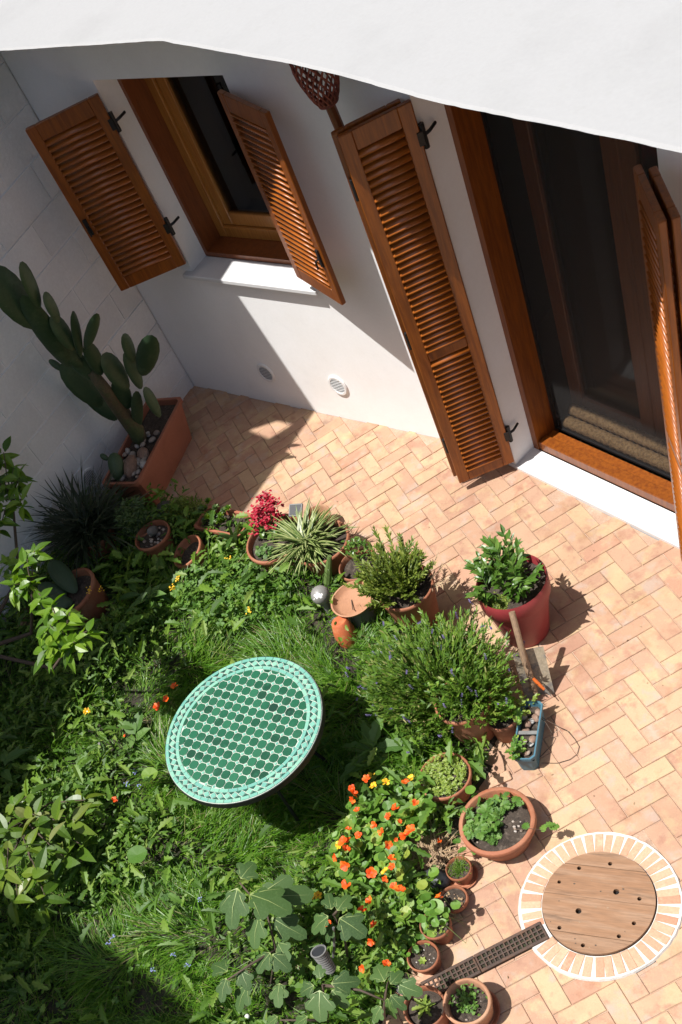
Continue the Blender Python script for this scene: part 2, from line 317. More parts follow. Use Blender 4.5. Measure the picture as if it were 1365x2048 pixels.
# leaf templates: base at the origin, length 1 along +Y, width 1 along X, face +Z
def t_strip(n, wfun, zfun):
    V = []; F = []
    for i in range(n):
        y = i / n; V += [(-wfun(y) / 2, y, zfun(y)), (wfun(y) / 2, y, zfun(y))]
    V.append((0, 1, zfun(1)))
    for i in range(n - 1):
        a = 2 * i; F += [(a, a + 1, a + 3), (a, a + 3, a + 2)]
    F.append((2 * n - 2, 2 * n - 1, 2 * n)); return np.array(V), np.array(F)
T_BLADE = t_strip(4, lambda y: 1.0 - 0.55 * y, lambda y: -0.42 * y * y)
T_STRAP = t_strip(6, lambda y: 0.7 + 0.6 * math.sin(math.pi * min(1, y + .15)), lambda y: -0.55 * y * y)
T_NEEDLE = (np.array([(-.5, 0, 0), (.5, 0, 0), (.38, .6, .02), (-.38, .6, .02), (0, 1, 0)]), np.array([(0, 1, 2), (0, 2, 3), (3, 2, 4)]))
def t_leaf(fold=0.14, droop=0.22, n=4, wf=None):
    wf = wf or (lambda y: math.sin(math.pi * y ** 0.85) * (1 - 0.1 * y))
    V = [(0, 0, 0)]; F = []
    for i in range(1, n):
        y = i / n; w = wf(y) / 2; z = -droop * y * y
        V += [(-w, y, z + fold * w), (0, y, z), (w, y, z + fold * w)]
    V.append((0, 1, -droop)); e = len(V) - 1
    F += [(0, 2, 1), (0, 3, 2)]
    for i in range(n - 2):
        a = 1 + 3 * i; F += [(a, a + 1, a + 4), (a, a + 4, a + 3), (a + 1, a + 2, a + 5), (a + 1, a + 5, a + 4)]
    a = 1 + 3 * (n - 2); F += [(a, a + 1, e), (a + 1, a + 2, e)]
    return np.array(V), np.array(F)
T_LEAF = t_leaf()
T_OVAL = t_leaf(0.25, 0.12, 3)
T_LONG = t_leaf(0.3, 0.3, 5)
T_JAG = t_leaf(0.2, 0.3, 8, lambda y: (0.35 + 0.75 * math.sin(math.pi * y)) * (1.0 if int(round(y * 8)) % 2 else 0.55))
def t_disc(n=12, notch=0.1, cup=0.08, off=0.0):
    V = [(0, off, 0)]; F = []
    for i in range(n):
        a = 2 * math.pi * (i + .5) / n; r = 0.5 * (1 - notch * (1 if i == 0 else 0) + 0.05 * math.sin(5 * a))
        V.append((r * math.sin(a), off + r * math.cos(a), cup * math.cos(2 * a) * .5 + cup))
    for i in range(n): F.append((0, 1 + (i + 1) % n, 1 + i))
    return np.array(V), np.array(F)
T_DISC = t_disc()
def t_trefoil():
    V = []; F = []
    for k in range(3):
        a = 2 * math.pi * k / 3; c, s = math.cos(a), math.sin(a); b = len(V)
        pts = [(0, 0, 0), (-.24, .22, .04), (-.2, .48, .0), (0, .42, -.02), (.2, .48, .0), (.24, .22, .04)]
        V += [(x * c - y * s, x * s + y * c, z) for x, y, z in pts]
        F += [(b, b + 3, b + 2), (b, b + 2, b + 1), (b, b + 4, b + 3), (b, b + 5, b + 4)]
    return np.array(V), np.array(F)
T_TREFOIL = t_trefoil()

def scatter(T, P, yaw, pitch, L, W, roll=None):
    """copies of leaf template T at the points P: yaw about z (0 = +Y), pitch up from flat, length L, width W"""
    V, F = T; n = len(P); P = np.asarray(P, float)
    yaw, pitch, L, W = [np.broadcast_to(np.asarray(a, float), (n,)) for a in (yaw, pitch, L, W)]
    roll = np.zeros(n) if roll is None else np.broadcast_to(np.asarray(roll, float), (n,))
    v = V[None] * np.stack([W, L, L], 1)[:, None, :]
    cr, sr = np.cos(roll)[:, None], np.sin(roll)[:, None]
    x = v[..., 0] * cr + v[..., 2] * sr; z = -v[..., 0] * sr + v[..., 2] * cr; y = v[..., 1]
    cp, sp = np.cos(pitch)[:, None], np.sin(pitch)[:, None]
    y, z = y * cp - z * sp, y * sp + z * cp
    cy, sy = np.cos(yaw)[:, None], np.sin(yaw)[:, None]
    x, y = x * cy - y * sy, x * sy + y * cy
    out = np.stack([x, y, z], -1) + P[:, None, :]
    f = F[None] + (np.arange(n) * len(V))[:, None, None]
    return out.reshape(-1, 3), f.reshape(-1, 3)

def join(parts):
    V = []; F = []; n = 0
    for v, f in parts: V.append(v); F.append(f + n); n += len(v)
    return np.concatenate(V), np.concatenate(F)

def inpoly(x, y, poly):
    x = np.asarray(x); y = np.asarray(y); r = np.zeros(x.shape, bool); j = len(poly) - 1
    for i in range(len(poly)):
        xi, yi = poly[i]; xj, yj = poly[j]
        c = ((yi > y) != (yj > y)) & (x < (xj - xi) * (y - yi) / ((yj - yi) or 1e-9) + xi); r ^= c; j = i
    return r

def vnoise(x, y, s, seed=0):
    r = np.random.default_rng(seed); g = r.random((64, 64))
    u = np.asarray(x) * s % 63; v = np.asarray(y) * s % 63; i = np.floor(u).astype(int); j = np.floor(v).astype(int); a = u - i; b = v - j
    a = a * a * (3 - 2 * a); b = b * b * (3 - 2 * b); i2 = (i + 1) % 64; j2 = (j + 1) % 64
    return (g[i, j] * (1 - a) + g[i2, j] * a) * (1 - b) + (g[i, j2] * (1 - a) + g[i2, j2] * a) * b

def blob(radii, seed, amp=0.18, sub=2):
    bm = bmesh.new(); bmesh.ops.create_icosphere(bm, subdivisions=sub, radius=1); r = random.Random(seed)
    ks = [(Vector((r.uniform(-1, 1), r.uniform(-1, 1), r.uniform(-1, 1))).normalized(), r.uniform(-1, 1)) for _ in range(9)]
    for v in bm.verts:
        d = v.co.normalized(); s = 1 + amp * sum(w * max(0, d.dot(k)) ** 3 for k, w in ks)
        v.co = Vector((d.x * radii[0] * s, d.y * radii[1] * s, d.z * radii[2] * s))
    me = bpy.data.meshes.new('blob'); bm.to_mesh(me); bm.free()
    me.polygons.foreach_set('use_smooth', [True] * len(me.polygons)); return me
def rock(name, mat, radii, loc, seed, parent=None, rotz=0, amp=0.2):
    me = blob(radii, seed, amp); me.materials.append(mat); return link(name, me, parent, loc, (0, 0, rotz))

# ================================================================== the setting
gm = MB()
gm.add([(-60, -60, -.06), (60, -60, -.06), (60, 60, -.06), (-60, 60, -.06)], [(0, 1, 2, 3)])
tag(gm.build('ground', EARTH), kind='structure')

WM = -0.065                                         # the block wall leans in plan: x = WM * y
GARDEN = [(0.08, -1.24), (0.62, -1.20), (0.85, -1.02), (1.25, -1.08), (1.6, -1.12), (1.95, -1.12), (2.3, -1.12), (2.62, -1.15), (3.08, -1.30), (3.45, -1.40), (3.78, -1.56),
          (3.98, -1.76), (4.1, -2.06), (4.12, -2.32), (4.22, -2.58), (4.31, -2.87), (4.34, -3.2), (4.4, -3.6), (4.5, -5.6), (0.37, -5.6)]
WELL = (4.970, -2.419); WELL_RI, WELL_RO = 0.263, 0.378

# garden soil mound
ge = []; gf = []
nx, ny = 70, 70
xs = np.linspace(0.0, 4.6, nx); ys = np.linspace(-5.7, -1.0, ny)
GX, GY = np.meshgrid(xs, ys, indexing='ij')
ins = inpoly(GX, GY, GARDEN)
hz = 0.012 + 0.035 * vnoise(GX, GY, 3.0, 3) + 0.02 * vnoise(GX, GY, 9.0, 4)
idx = -np.ones(GX.shape, int); vv = []
for i in range(nx):
    for j in range(ny):
        idx[i, j] = len(vv); vv.append((GX[i, j], GY[i, j], hz[i, j] if ins[i, j] else -0.03))
for i in range(nx - 1):
    for j in range(ny - 1):
        if ins[i, j] or ins[i + 1, j] or ins[i, j + 1] or ins[i + 1, j + 1]: gf.append((idx[i, j], idx[i + 1, j], idx[i + 1, j + 1], idx[i, j + 1]))
gs = MB(); gs.add(vv, gf)
tag(gs.build('garden_bed', EARTH, smooth=True), kind='structure')

# herringbone paving: a mortar sheet with every paver a part
patio_m = MB(); patio_m.add([(0.0, -0.9, -.007), (1.2, -1.3, -.007), (3.3, -1.6, -.007), (4.15, -2.6, -.007), (4.2, -6.5, -.007), (8.5, -6.5, -.007), (8.5, -1.2, -.007), (4.6, -.47, -.007), (2.654, -.002, -.007), (0, -.002, -.007)], [tuple(range(10))])
patio = tag(patio_m.build('patio', MORTAR), kind='structure')
PL, PW, PJ = 0.2216, 0.0985, 0.0027
PANG = R(59.5); ca, sa = math.cos(PANG), math.sin(PANG)
pm = MB(); b_ = 0.003; a_, c_ = PL / 2 - PJ / 2, PW / 2 - PJ / 2
pm.add([(-a_, -c_, -.02), (a_, -c_, -.02), (a_, c_, -.02), (-a_, c_, -.02), (-a_, -c_, -b_), (a_, -c_, -b_), (a_, c_, -b_), (-a_, c_, -b_),
        (-a_ + b_, -c_ + b_, 0), (a_ - b_, -c_ + b_, 0), (a_ - b_, c_ - b_, 0), (-a_ + b_, c_ - b_, 0)],
       [(0, 1, 5, 4), (1, 2, 6, 5), (2, 3, 7, 6), (3, 0, 4, 7), (4, 5, 9, 8), (5, 6, 10, 9), (6, 7, 11, 10), (7, 4, 8, 11), (8, 9, 10, 11)])
paver_me = pm.me('paver', PAVER)
def door_line(x): return -0.097 - (x - 3.076) * 0.2297
def on_patio(x, y):
    if y > -0.01 or y > door_line(x) - 0.0 or x < WM * y: return False
    if x > 8 or y < -6: return False
    if inpoly(np.array([x]), np.array([y]), GARDEN)[0]: return False
    return math.hypot(x - WELL[0], y - WELL[1]) > WELL_RO - 0.05
# 2:1 herringbone: pairs of pavers on a staircase lattice (unit = one paver width)
pav = []
u1 = PW; k2 = PL / PW
for i in range(-60, 61):
    for j in range(-60, 61):
        # lattice vectors (w,w) and (2l... ) : horizontal paver at (i*w + ..., )
        bx = i * PW + j * PL; by = i * PW - j * PL
        for kind in (0, 1):
            if kind == 0: lx, ly, rt = bx + PL / 2, by + PW / 2, 0.0
            else: lx, ly, rt = bx + PW / 2, by + PW + PL / 2, math.pi / 2
            X = 3.0 + lx * ca - ly * sa; Y = -1.0 + lx * sa + ly * ca
            if -0.2 < X < 8 and -6 < Y < 0.2 and on_patio(X, Y): pav.append((X, Y, PANG + rt))
CV = Vector(CAM_LOC)
def px_of(p):
    d = Vector(p) - CV; xc = sum(d[i] * CAM_R[i][0] for i in range(3)); yc = sum(d[i] * CAM_R[i][1] for i in range(3)); zc = sum(d[i] * CAM_R[i][2] for i in range(3))
    return PP[0] + F_PX * xc / zc, PP[1] + F_PX * yc / zc, zc
def vis(p):
    x, y, z = px_of(p); return z > 0 and -50 < x < 1415 and -50 < y < 2100
pav.sort(key=lambda p: (0 if vis((p[0], p[1], 0)) else 1, (Vector((p[0], p[1], 0)) - CV).length))
rest = MB()
for k, (X, Y, a) in enumerate(pav):
    dz = random.uniform(-.0015, .0015); tx, ty = random.gauss(0, .004), random.gauss(0, .004); sc = random.uniform(0.975, 1.0)
    a += random.gauss(0, .006)
    if k < 300:
        o = link('paver', paver_me, patio, (X, Y, dz), (tx, ty, a), (sc, sc, 1))
    else:
        T = Matrix.Translation((X, Y, dz)) @ Matrix.Rotation(a, 4, 'Z') @ Matrix.Rotation(ty, 4, 'Y') @ Matrix.Rotation(tx, 4, 'X')
        rest.add([tuple(T @ Vector(v)) for v in pm.v], pm.f)
tag(rest.build('paver', PAVER, patio), kind='stuff')
# soldier bricks along the bed between the tall pot and the red tub
edge_me = MB().bbox((-.045, -.02, -.01), (.045, .02, .012), .004).me('edging_brick', WELLBRICK)
for k in range(13):
    t = k / 12; ex = 3.30 + t * .66; ey = -1.315 - .40 * t ** 1.35; an = math.atan2(-.40 * 1.35 * max(t, .1) ** .35, .66) + math.pi / 2
    link('edging_brick', edge_me, patio, (ex, ey, .003), (0, 0, an + random.gauss(0, .04)))
for (p, a) in (((4.259,-2.460,0.000), .3), ((4.459,-3.138,0.000), .2), ((4.376,-3.252,0.000), .25), ((4.178,-2.043,0.000), .9)):
    link('edging_brick', edge_me, patio, (p[0], p[1], .005), (0, 0, a), (1.35, 1.5, 1))

# ------------------------------------------------------------------ block wall on the left
wall_l = thing('boundary_wall', 'tall white painted block wall standing in shade behind the prickly pear', 'wall')
WLEN = 7.0; wang = math.atan2(-1, -WM * -1 if False else 0.065) # wall direction from the corner: (0.065,-1)
wd = Vector((0.065, -1, 0)).normalized(); wnrm = Vector((1, 0.065, 0)).normalized()
TW = Matrix(((wd.x, wnrm.x, 0, 0), (wd.y, wnrm.y, 0, 0), (0, 0, 1, 0), (0, 0, 0, 1)))   # local: x along the wall, y towards the garden
MB().box((-.3, -.25, -.05), (1.0, -.008, 2.66), T=TW).box((1.0, -.25, -.05), (WLEN, -.008, 4.2), T=TW).build('wall_core', JOINTP, wall_l)
courses = [-.05, .13, .36, .59, .79, 1.013, 1.235, 1.465, 1.705, 1.945, 2.18, 2.42, 2.66]
blk_cache = {}
for k in range(len(courses) - 1):
    z0, z1 = courses[k], courses[k + 1]; off = -.28 + (.25 if k % 2 else 0.02)
    n = 0
    while off < 2.7:
        x0, x1 = max(off, 0.004), off + .49; off += .496
        if x1 < .05: continue
        key = (round(x1 - x0, 3), round(z1 - z0, 3))
        if key not in blk_cache:
            L_, H_ = key; q = .004
            mb = MB(); mb.add([(0, -.03, 0), (L_, -.03, 0), (L_, -.03, H_ - .010), (0, -.03, H_ - .010), (q, 0, q), (L_ - q, 0, q), (L_ - q, 0, H_ - .010 - q), (q, 0, H_ - .010 - q)],
                              [(4, 5, 6, 7), (0, 1, 5, 4), (1, 2, 6, 5), (2, 3, 7, 6), (3, 0, 4, 7)])
            blk_cache[key] = mb.me('block', BLOCKP)
        p = TW @ Vector((x0, random.uniform(-.004, .003), z0))
        link('block', blk_cache[key], wall_l, p, (0, 0, math.atan2(wd.y, wd.x)))
# unseen thin slab added above the wall; edge and hole shaped for shadow and sunlit patch
EZ = 4.25; ex_l, ex_r = 0.20, 0.0
def slab_at(x, y): return (x, y, EZ)
EX = 1.297 - SX * EZ                             # edge of the added slab above the corner line
hole = [(x - SX * EZ, y - SY * EZ) for x, y in ((.86, -.30), (1.10, -.33), (1.20, -.16), (1.05, -.16))]
em = MB()
pts = [(-1.2, -.98), (EX - .10, -.98), (EX + .005, -SY * EZ), (EX + .50, -9), (-1.2, -9)] + hole
res = delaunay_2d_cdt([Vector(p) for p in pts], [], [[0, 1, 2, 3, 4], [5, 6, 7, 8]], 0, 1e-5)
ev = [tuple(v) for v in res[0]]; ef = []
for f in res[2]:
    cx = sum(ev[i][0] for i in f) / len(f); cy = sum(ev[i][1] for i in f) / len(f)
    if not inpoly(np.array([cx]), np.array([cy]), hole)[0]: ef.append(tuple(f))
em.add([(x, y, EZ) for x, y in ev], ef); em.add([(x, y, EZ + .02) for x, y in ev], ef)
em.build('shade_slab', TERRA, wall_l)
MB().box((-6, -9, 0), (-.3, -1.0, 4.15)).build('neighbour_wall', PLASTER, wall_l)

# ------------------------------------------------------------------ the house
house = thing('house', 'white plastered house with brown louvred shutters under a flat white roof', 'house')
def wallbox(name, boxes, T=None, mat=PLASTER, parent=house):
    m = MB()
    for lo, hi in boxes: m.box(lo, hi, T=T)
    return m.build(name, mat, parent)
WX0, WX1, WZ0, WZ1 = 0.74, 1.82, 1.07, 2.28
RZ = 2.655
wallbox('wall', [((0.0, 0, -.05), (WX0, .32, RZ)), ((WX1, 0, -.05), (2.654, .32, RZ)), ((WX0, 0, -.05), (WX1, .32, WZ0 - .03)), ((WX0, 0, WZ1), (WX1, .32, RZ))])
DO = Vector((3.076, -.097, 0)); du = Vector((.9746, -.2239, 0)).normalized(); dn = Vector((.2239, .9746, 0)).normalized()
TD = Matrix(((du.x, dn.x, 0, DO.x), (du.y, dn.y, 0, DO.y), (0, 0, 1, 0), (0, 0, 0, 1)))
DU1 = 1.386; DZ1 = 2.26
wallbox('wall', [((-.4330, 0, -.05), (0, .34, RZ)), ((DU1, 0, -.05), (4.2, .34, RZ)), ((0, 0, DZ1), (DU1, .34, RZ))], TD)
# roof slab with a hand-trowelled edge
rp = [(-1.6, -.46), (0.03, -.465), (.45, -.468), (.81, -.466), (1.2, -.470), (1.6, -.474), (2.0, -.474), (2.13, -.482), (2.3, -.522), (2.55, -.575), (2.8, -.628), (3.08, -.688), (3.4, -.772), (3.7, -.86), (3.97, -.938), (4.3, -1.012), (4.65, -1.09), (4.97, -1.168), (5.4, -1.28), (6.0, -1.43), (7.5, -1.8), (7.5, 4.2), (-1.6, 4.2)]
edge = []
for k in range(len(rp) - 3):
    (x0, y0), (x1, y1) = rp[k], rp[k + 1]; nseg = max(2, int((x1 - x0) / .035))
    for q in range(nseg):
        t = q / nseg; x = x0 + t * (x1 - x0); y = y0 + t * (y1 - y0)
        edge.append((x, y + .003 * (vnoise(x, 0, 9, 21) - .5) + .001 * (vnoise(x, 0, 2.2, 22) - .5) + .003 * (vnoise(x, 0, 26, 23) - .5)))
n = len(edge)
rm = MB()
loops = []
for d, z in ((0.15, RZ), (0.012, 2.706), (.001, 2.714), (.014, 2.72)):
    loops.append([(x, y + d, z) for x, y in edge])
V_ = [p for l in loops for p in l] + [(7.5, -1.8, RZ), (7.5, -1.78, 2.72), (7.5, 4.2, RZ), (7.5, 4.2, 2.72), (-1.6, 4.2, RZ), (-1.6, 4.2, 2.72)]
F_ = []
for k in range(3):
    for i in range(n - 1): F_.append((k * n + i, k * n + i + 1, k * n + n + i + 1, k * n + n + i))
b0 = 4 * n
F_.append(tuple(list(range(3 * n, 4 * n)) + [b0 + 1, b0 + 3, b0 + 5])); F_.append(tuple([b0 + 4, b0 + 2, b0] + list(range(n - 1, -1, -1))))
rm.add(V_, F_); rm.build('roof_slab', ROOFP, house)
# inside: one closed dark room
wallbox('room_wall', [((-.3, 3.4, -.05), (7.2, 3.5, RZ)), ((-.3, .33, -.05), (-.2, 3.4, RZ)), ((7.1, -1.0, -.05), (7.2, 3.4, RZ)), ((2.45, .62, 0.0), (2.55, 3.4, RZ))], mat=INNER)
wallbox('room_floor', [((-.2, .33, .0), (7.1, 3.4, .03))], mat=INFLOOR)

# window: wooden lining, frame with two steps, glass, marble sill
wl_ = MB()
wl_.box((WX0 + .001, .15, WZ0), (WX0 + .03, .33, WZ1 - .001)); wl_.box((WX1 - .03, .15, WZ0), (WX1 - .001, .33, WZ1 - .001))
wl_.box((WX0 + .03, .15, WZ0 + .0), (WX1 - .03, .33, WZ0 + .03)); wl_.box((WX0 + .03, .15, WZ1 - .03), (WX1 - .03, .33, WZ1 - .001))
wl_.build('window_lining', WOODD, house)
wf = MB()
def frame(m, x0, x1, z0, z1, w, y0, y1, T=None, wb=None):
    wb = wb or w
    m.bbox((x0, y0, z0), (x0 + w, y1, z1), .004, T=T); m.bbox((x1 - w, y0, z0), (x1, y1, z1), .004, T=T)
    m.bbox((x0 + w, y0 + .001, z0), (x1 - w, y1, z0 + wb), .004, T=T); m.bbox((x0 + w, y0 + .001, z1 - w), (x1 - w, y1, z1), .004, T=T)
frame(wf, WX0 + .03, WX1 - .03, WZ0 + .03, WZ1 - .03, .075, .300, .36)
win_frame = wf.build('window_frame', WOODL, house)
ws = MB(); frame(ws, WX0 + .108, WX1 - .108, WZ0 + .108, WZ1 - .108, .08, .318, .365)
ws.build('window_sash', WOODL, house)
MB().box((WX0 + .185, .338, WZ0 + .185), (WX1 - .185, .344, WZ1 - .185)).build('window_pane', GLASS, house)
MB().bbox((WX0 - .07, -.045, WZ0 - .03), (WX1 + .06, .15, WZ0 - .001), .004).build('window_sill', MARBLE, house)

# door: marble threshold, wooden lining, bottom rail, two glazed leaves, insect screen
MB().bbox((-.06, -.012, -.03), (DU1 + .05, .162, .02), .003, T=TD).build('threshold', MARBLE, house)
dl = MB()
dl.box((.001, .16, .02), (.045, .335, DZ1), T=TD); dl.box((DU1 - .045, .16, .02), (DU1 - .001, .34, DZ1), T=TD)
dl.box((.045, .16, DZ1 - .05), (DU1 - .045, .34, DZ1 - .001), T=TD)
dl.build('door_lining', WOOD, house)
db = MB(); db.bbox((.045, .165, .02), (DU1 - .045, .235, .080), .004, T=TD); db.bbox((.045, .237, .02), (DU1 - .045, .30, .065), .004, T=TD)
db.build('door_sill_rail', WOOD, house)
for (a, b) in ((.05, .70), (.702, DU1 - .05)):
    dm = MB(); frame(dm, a, b, .06, DZ1 - .055, .10, .47, .52, T=TD, wb=.14)
    leaf = dm.build('door_leaf', WOODD, house)
    MB().box((a + .09, .491, .19), (b - .09, .497, DZ1 - .16), T=TD).build('door_pane', GLASS, leaf)
sc_ = MB(); sc_.add([tuple(TD @ Vector(p)) for p in ((.047, .318, .066), (DU1 - .047, .318, .066), (DU1 - .047, .318, DZ1 - .05), (.047, .318, DZ1 - .05))], [(0, 1, 2, 3)])
sc_.build('insect_screen', SCREEN, house)
rl = MB(); rl.box((.05, .312, .066), (DU1 - .05, .326, .08), T=TD); rl.box((.047, .31, .066), (.062, .328, DZ1 - .05), T=TD)
rl.build('screen_rail', IRON, house)
mt = thing('door_mat', 'rolled ribbed straw mat lying on the floor just inside the glass door', 'mat')
for k in range(2):
    mr = MB(); mr.tube([tuple(TD @ Vector((.10 + .0256 * q, .362 + .058 * k, .098 + .05 * k))) for q in range(46)], [.034 + .005 * (q % 2) for q in range(46)], 10)
    mr.build('mat_roll', MAT, mt, smooth=True)

# louvred shutters: leaf mesh with one slat per louvre and black hardware
def slat_me(L):
    m = MB(); prof = []
    w, t = .050, .0145
    for k in range(8):
        a = 2 * math.pi * k / 8; prof.append((w / 2 * math.copysign(abs(math.cos(a)) ** .8, math.cos(a)), t / 2 * math.sin(a)))
    v = [(s * L / 2, y, z) for s in (-1, 1) for y, z in prof]
    f = [tuple(range(7, -1, -1)), tuple(range(8, 16))] + [(i, (i + 1) % 8, 8 + (i + 1) % 8, 8 + i) for i in range(8)]
    m.add(v, f); return m.me('slat', WOODS, True)
slat_cache = {}
def shutter(p0, p1, z0, z1, panels, stile=.068, top=.085, thick=.030, tilt=-33, hinge_at=(), latch=None, slats=True):
    """leaf hinged at p0 reaching to p1; panels = (low, high) z ranges that hold louvres"""
    p0 = Vector((*p0, 0)); p1 = Vector((*p1, 0)); d = (p1 - p0); L = d.length; ang = math.atan2(d.y, d.x)
    g = MB(); h = thick / 2
    g.bbox((0, -h, z0), (stile, h, z1), .004); g.bbox((L - stile, -h, z0), (L, h, z1), .004)
    zs = sorted(panels); prev = z0
    for (a, b) in zs:
        g.bbox((stile, -h + .001, prev), (L - stile, h - .001, a), .003); prev = b
    g.bbox((stile, -h + .001, prev), (L - stile, h - .001, z1), .003)
    o = g.build('shutter', WOOD, house, (p0.x, p0.y, 0), rot=(0, 0, ang))
    W_ = L - 2 * stile + .006
    me = slat_cache.setdefault(round(W_, 3), slat_me(W_))
    for (a, b) in zs:
        n_ = int(round((b - a) / .0362)); st = (b - a) / n_
        for k in range(n_): link('slat', me, o, (L / 2, 0, a + st * (k + .5)), (R(tilt + random.gauss(0, 1.2)), 0, 0))
    for z, u in hinge_at:
        hm = MB(); hm.tube([(u - .019, 0, z - .055), (u - .019, 0, z + .055)], .013, 8); hm.box((u - .016, h, z - .03), (u + .012, h + .005, z + .03)); hm.box((u - .02, -h - .006, z - .035), (u + .045, -h - .001, z + .035))
        hm.tube([(u - .015, 0, z), (u - .05, -.008, z + .006), (u - .085, -.05, z + .006)], .008, 6)
        hm.build('hinge', IRON, o)
    if latch:
        z, u, s = latch
        lm = MB(); lm.box((u - .012, s * (h + .001), z - .05), (u + .012, s * (h + .012), z + .05)); lm.tube([(u, s * (h + .012), z), (u, s * (h + .035), z), (u, s * (h + .037), z - .045)], .006, 6)
        lm.build('latch', IRON, o)
    return o
WSH = [(1.25, 2.145)]
# the window pair
shutter((.79, -.045), (.412, -.355), 1.17, 2.235, WSH, hinge_at=((1.42, .005), (2.07, .005)), latch=(1.62, .455, 1))
shutter((1.80, -.045), (2.295, -.222), 1.17, 2.235, WSH, latch=(1.46, .49, -1))
# the door pairs, each leaf folded back on its neighbour
DSH = [(.14, .955), (1.01, 2.125)]
A0, A1 = Vector((3.088, -.113)), Vector((2.840, -.364))
dA = (A1 - A0).normalized(); nA = Vector((-dA.y, dA.x)) # 
if nA.dot(Vector((-1, 1))) < 0: nA = -nA
shutter(A0, A1, .075, 2.215, DSH, hinge_at=((.28, .005), (2.05, .005)))
B0, B1 = A1 + nA * .066 + dA * .010, A0 + nA * .060 + dA * .04
shutter(B0 + dA * .012, B1, .085, 2.21, DSH)
Cp0, Cp1 = Vector((4.398, -.500)), Vector((4.652, -.785))
dC = (Cp1 - Cp0).normalized(); nC = Vector((-dC.y, dC.x))
if nC.x < 0: nC = -nC
shutter(Cp0, Cp1, .075, 2.215, DSH, hinge_at=(), latch=None)
shutter(Cp1 + nC * .046, Cp0 + nC * .046 + dC * .04, .085, 2.21, DSH)
for z in (.35, 1.1, 1.95):
    hb = MB(); hb.tube([(A1.x + dA.x * .004 + nA.x * .033, A1.y + dA.y * .004 + nA.y * .033, z - .05), (A1.x + dA.x * .004 + nA.x * .033, A1.y + dA.y * .004 + nA.y * .033, z + .05)], .012, 8)
    hb.build('fold_hinge', IRON, house)

# round wall vents
def vent(c, rotz, parent, k_=1.12):
    m = MB(); m.lathe([(.058, 0), (.078, 0), (.080, .006), (.074, .012), (.060, .012), (.058, .004)], 28, T=Matrix.Rotation(R(90), 4, 'X'))
    o = m.build('vent_ring', VENTW, parent, c, rot=(0, 0, rotz))
    d = MB(); d.add([(.0595 * math.cos(2 * math.pi * k / 24), -.003, .0595 * math.sin(2 * math.pi * k / 24)) for k in range(24)], [tuple(range(23, -1, -1))]); d.build('vent_back', VENTD, o)
    for k in range(8):
        z = -.049 + .014 * k; hw = math.sqrt(max(0.0005, .0585 ** 2 - z * z))
        s = MB(); s.box((-hw, -.0045, -.004), (hw, -.0025, .004), T=Matrix.Translation((0, -.005, z)) @ Matrix.Rotation(R(35), 4, 'X')); s.build('vent_slat', VENTW, o)
vent((.973, -.001, .283), 0, house); vent((1.667, -.001, .296), 0, house)
vent(tuple(TW @ Vector((1.22, .001, .232))), math.atan2(wd.y, wd.x) + math.pi, wall_l)

# stand-in building outside the picture, added to cast the shadow on the near corner
gb = thing('shadow_building', 'unseen white stand-in building added to shade the near corner of the lawn', 'building')
MB().box((-2, -7.5, 0), (3.05, -6.0, 5.75)).build('wall', PLASTER, gb)
MB().box((-2.1, -7.6, 5.75), (3.1, -5.98, 5.87)).build('roof', TERRA, gb)
# ================================================================== the round well with its lid and drain
def ring_poly(r, n, z, c=WELL): return [(c[0] + r * math.cos(2 * math.pi * k / n), c[1] + r * math.sin(2 * math.pi * k / n), z) for k in range(n)]
well = thing('well', 'round well in the patio ringed by bricks in white mortar', 'well', (WELL[0], WELL[1], 0))
wb = MB(); N_ = 90
wr = [WELL_RO + .002 * math.sin(2 * math.pi * q / 90 * 4) + random.uniform(-.0018, .0018) for q in range(N_)]
for k in range(N_):
    a = 2 * math.pi * k / N_; wb.v.append((wr[k] * math.cos(a), wr[k] * math.sin(a), .000))
for k in range(N_):
    a = 2 * math.pi * k / N_; wb.v.append(((wr[k] - .006) * math.cos(a), (wr[k] - .006) * math.sin(a), .0135))
for k in range(N_):
    a = 2 * math.pi * k / N_; wb.v.append((WELL_RI * math.cos(a), WELL_RI * math.sin(a), .0135))
for k in range(N_):
    a = 2 * math.pi * k / N_; wb.v.append((WELL_RI * math.cos(a), WELL_RI * math.sin(a), .004))
for q in range(3):
    for k in range(N_): wb.f.append((q * N_ + k, q * N_ + (k + 1) % N_, q * N_ + N_ + (k + 1) % N_, q * N_ + N_ + k))
wb.m = [0] * len(wb.f)
wb.build('mortar_ring', LIME, well)
fl = MB(); fl.add([(.27 * math.cos(2 * math.pi * k / 40), .27 * math.sin(2 * math.pi * k / 40), .005) for k in range(40)], [tuple(range(40))]); fl.build('shaft_dark_disc', SHAFTDARK, well)  # flat near-black disc: the unlit shaft's darkness put into its colour
brk = []
for v in range(4):
    w0, w1 = .0185 + .002 * (v % 2), .0195 + .0015 * (v // 2); r0, r1 = WELL_RI + .004, WELL_RO - .012
    mb = MB(); e = .003
    mb.add([(r0, -w0, .0), (r1, -w1, .0), (r1, w1, .0), (r0, w0, .0), (r0, -w0, .013), (r1, -w1, .013), (r1, w1, .013), (r0, w0, .013), (r0 + e, -w0 + e, .0165), (r1 - e, -w1 + e, .0165), (r1 - e, w1 - e, .0165), (r0 + e, w0 - e, .0165)],
           [(0, 1, 5, 4), (1, 2, 6, 5), (2, 3, 7, 6), (3, 0, 4, 7), (4, 5, 9, 8), (5, 6, 10, 9), (6, 7, 11, 10), (7, 4, 8, 11), (8, 9, 10, 11)])
    brk.append(mb.me('well_brick', WELLBRICK))
GA = math.atan2(-.226, -.14)
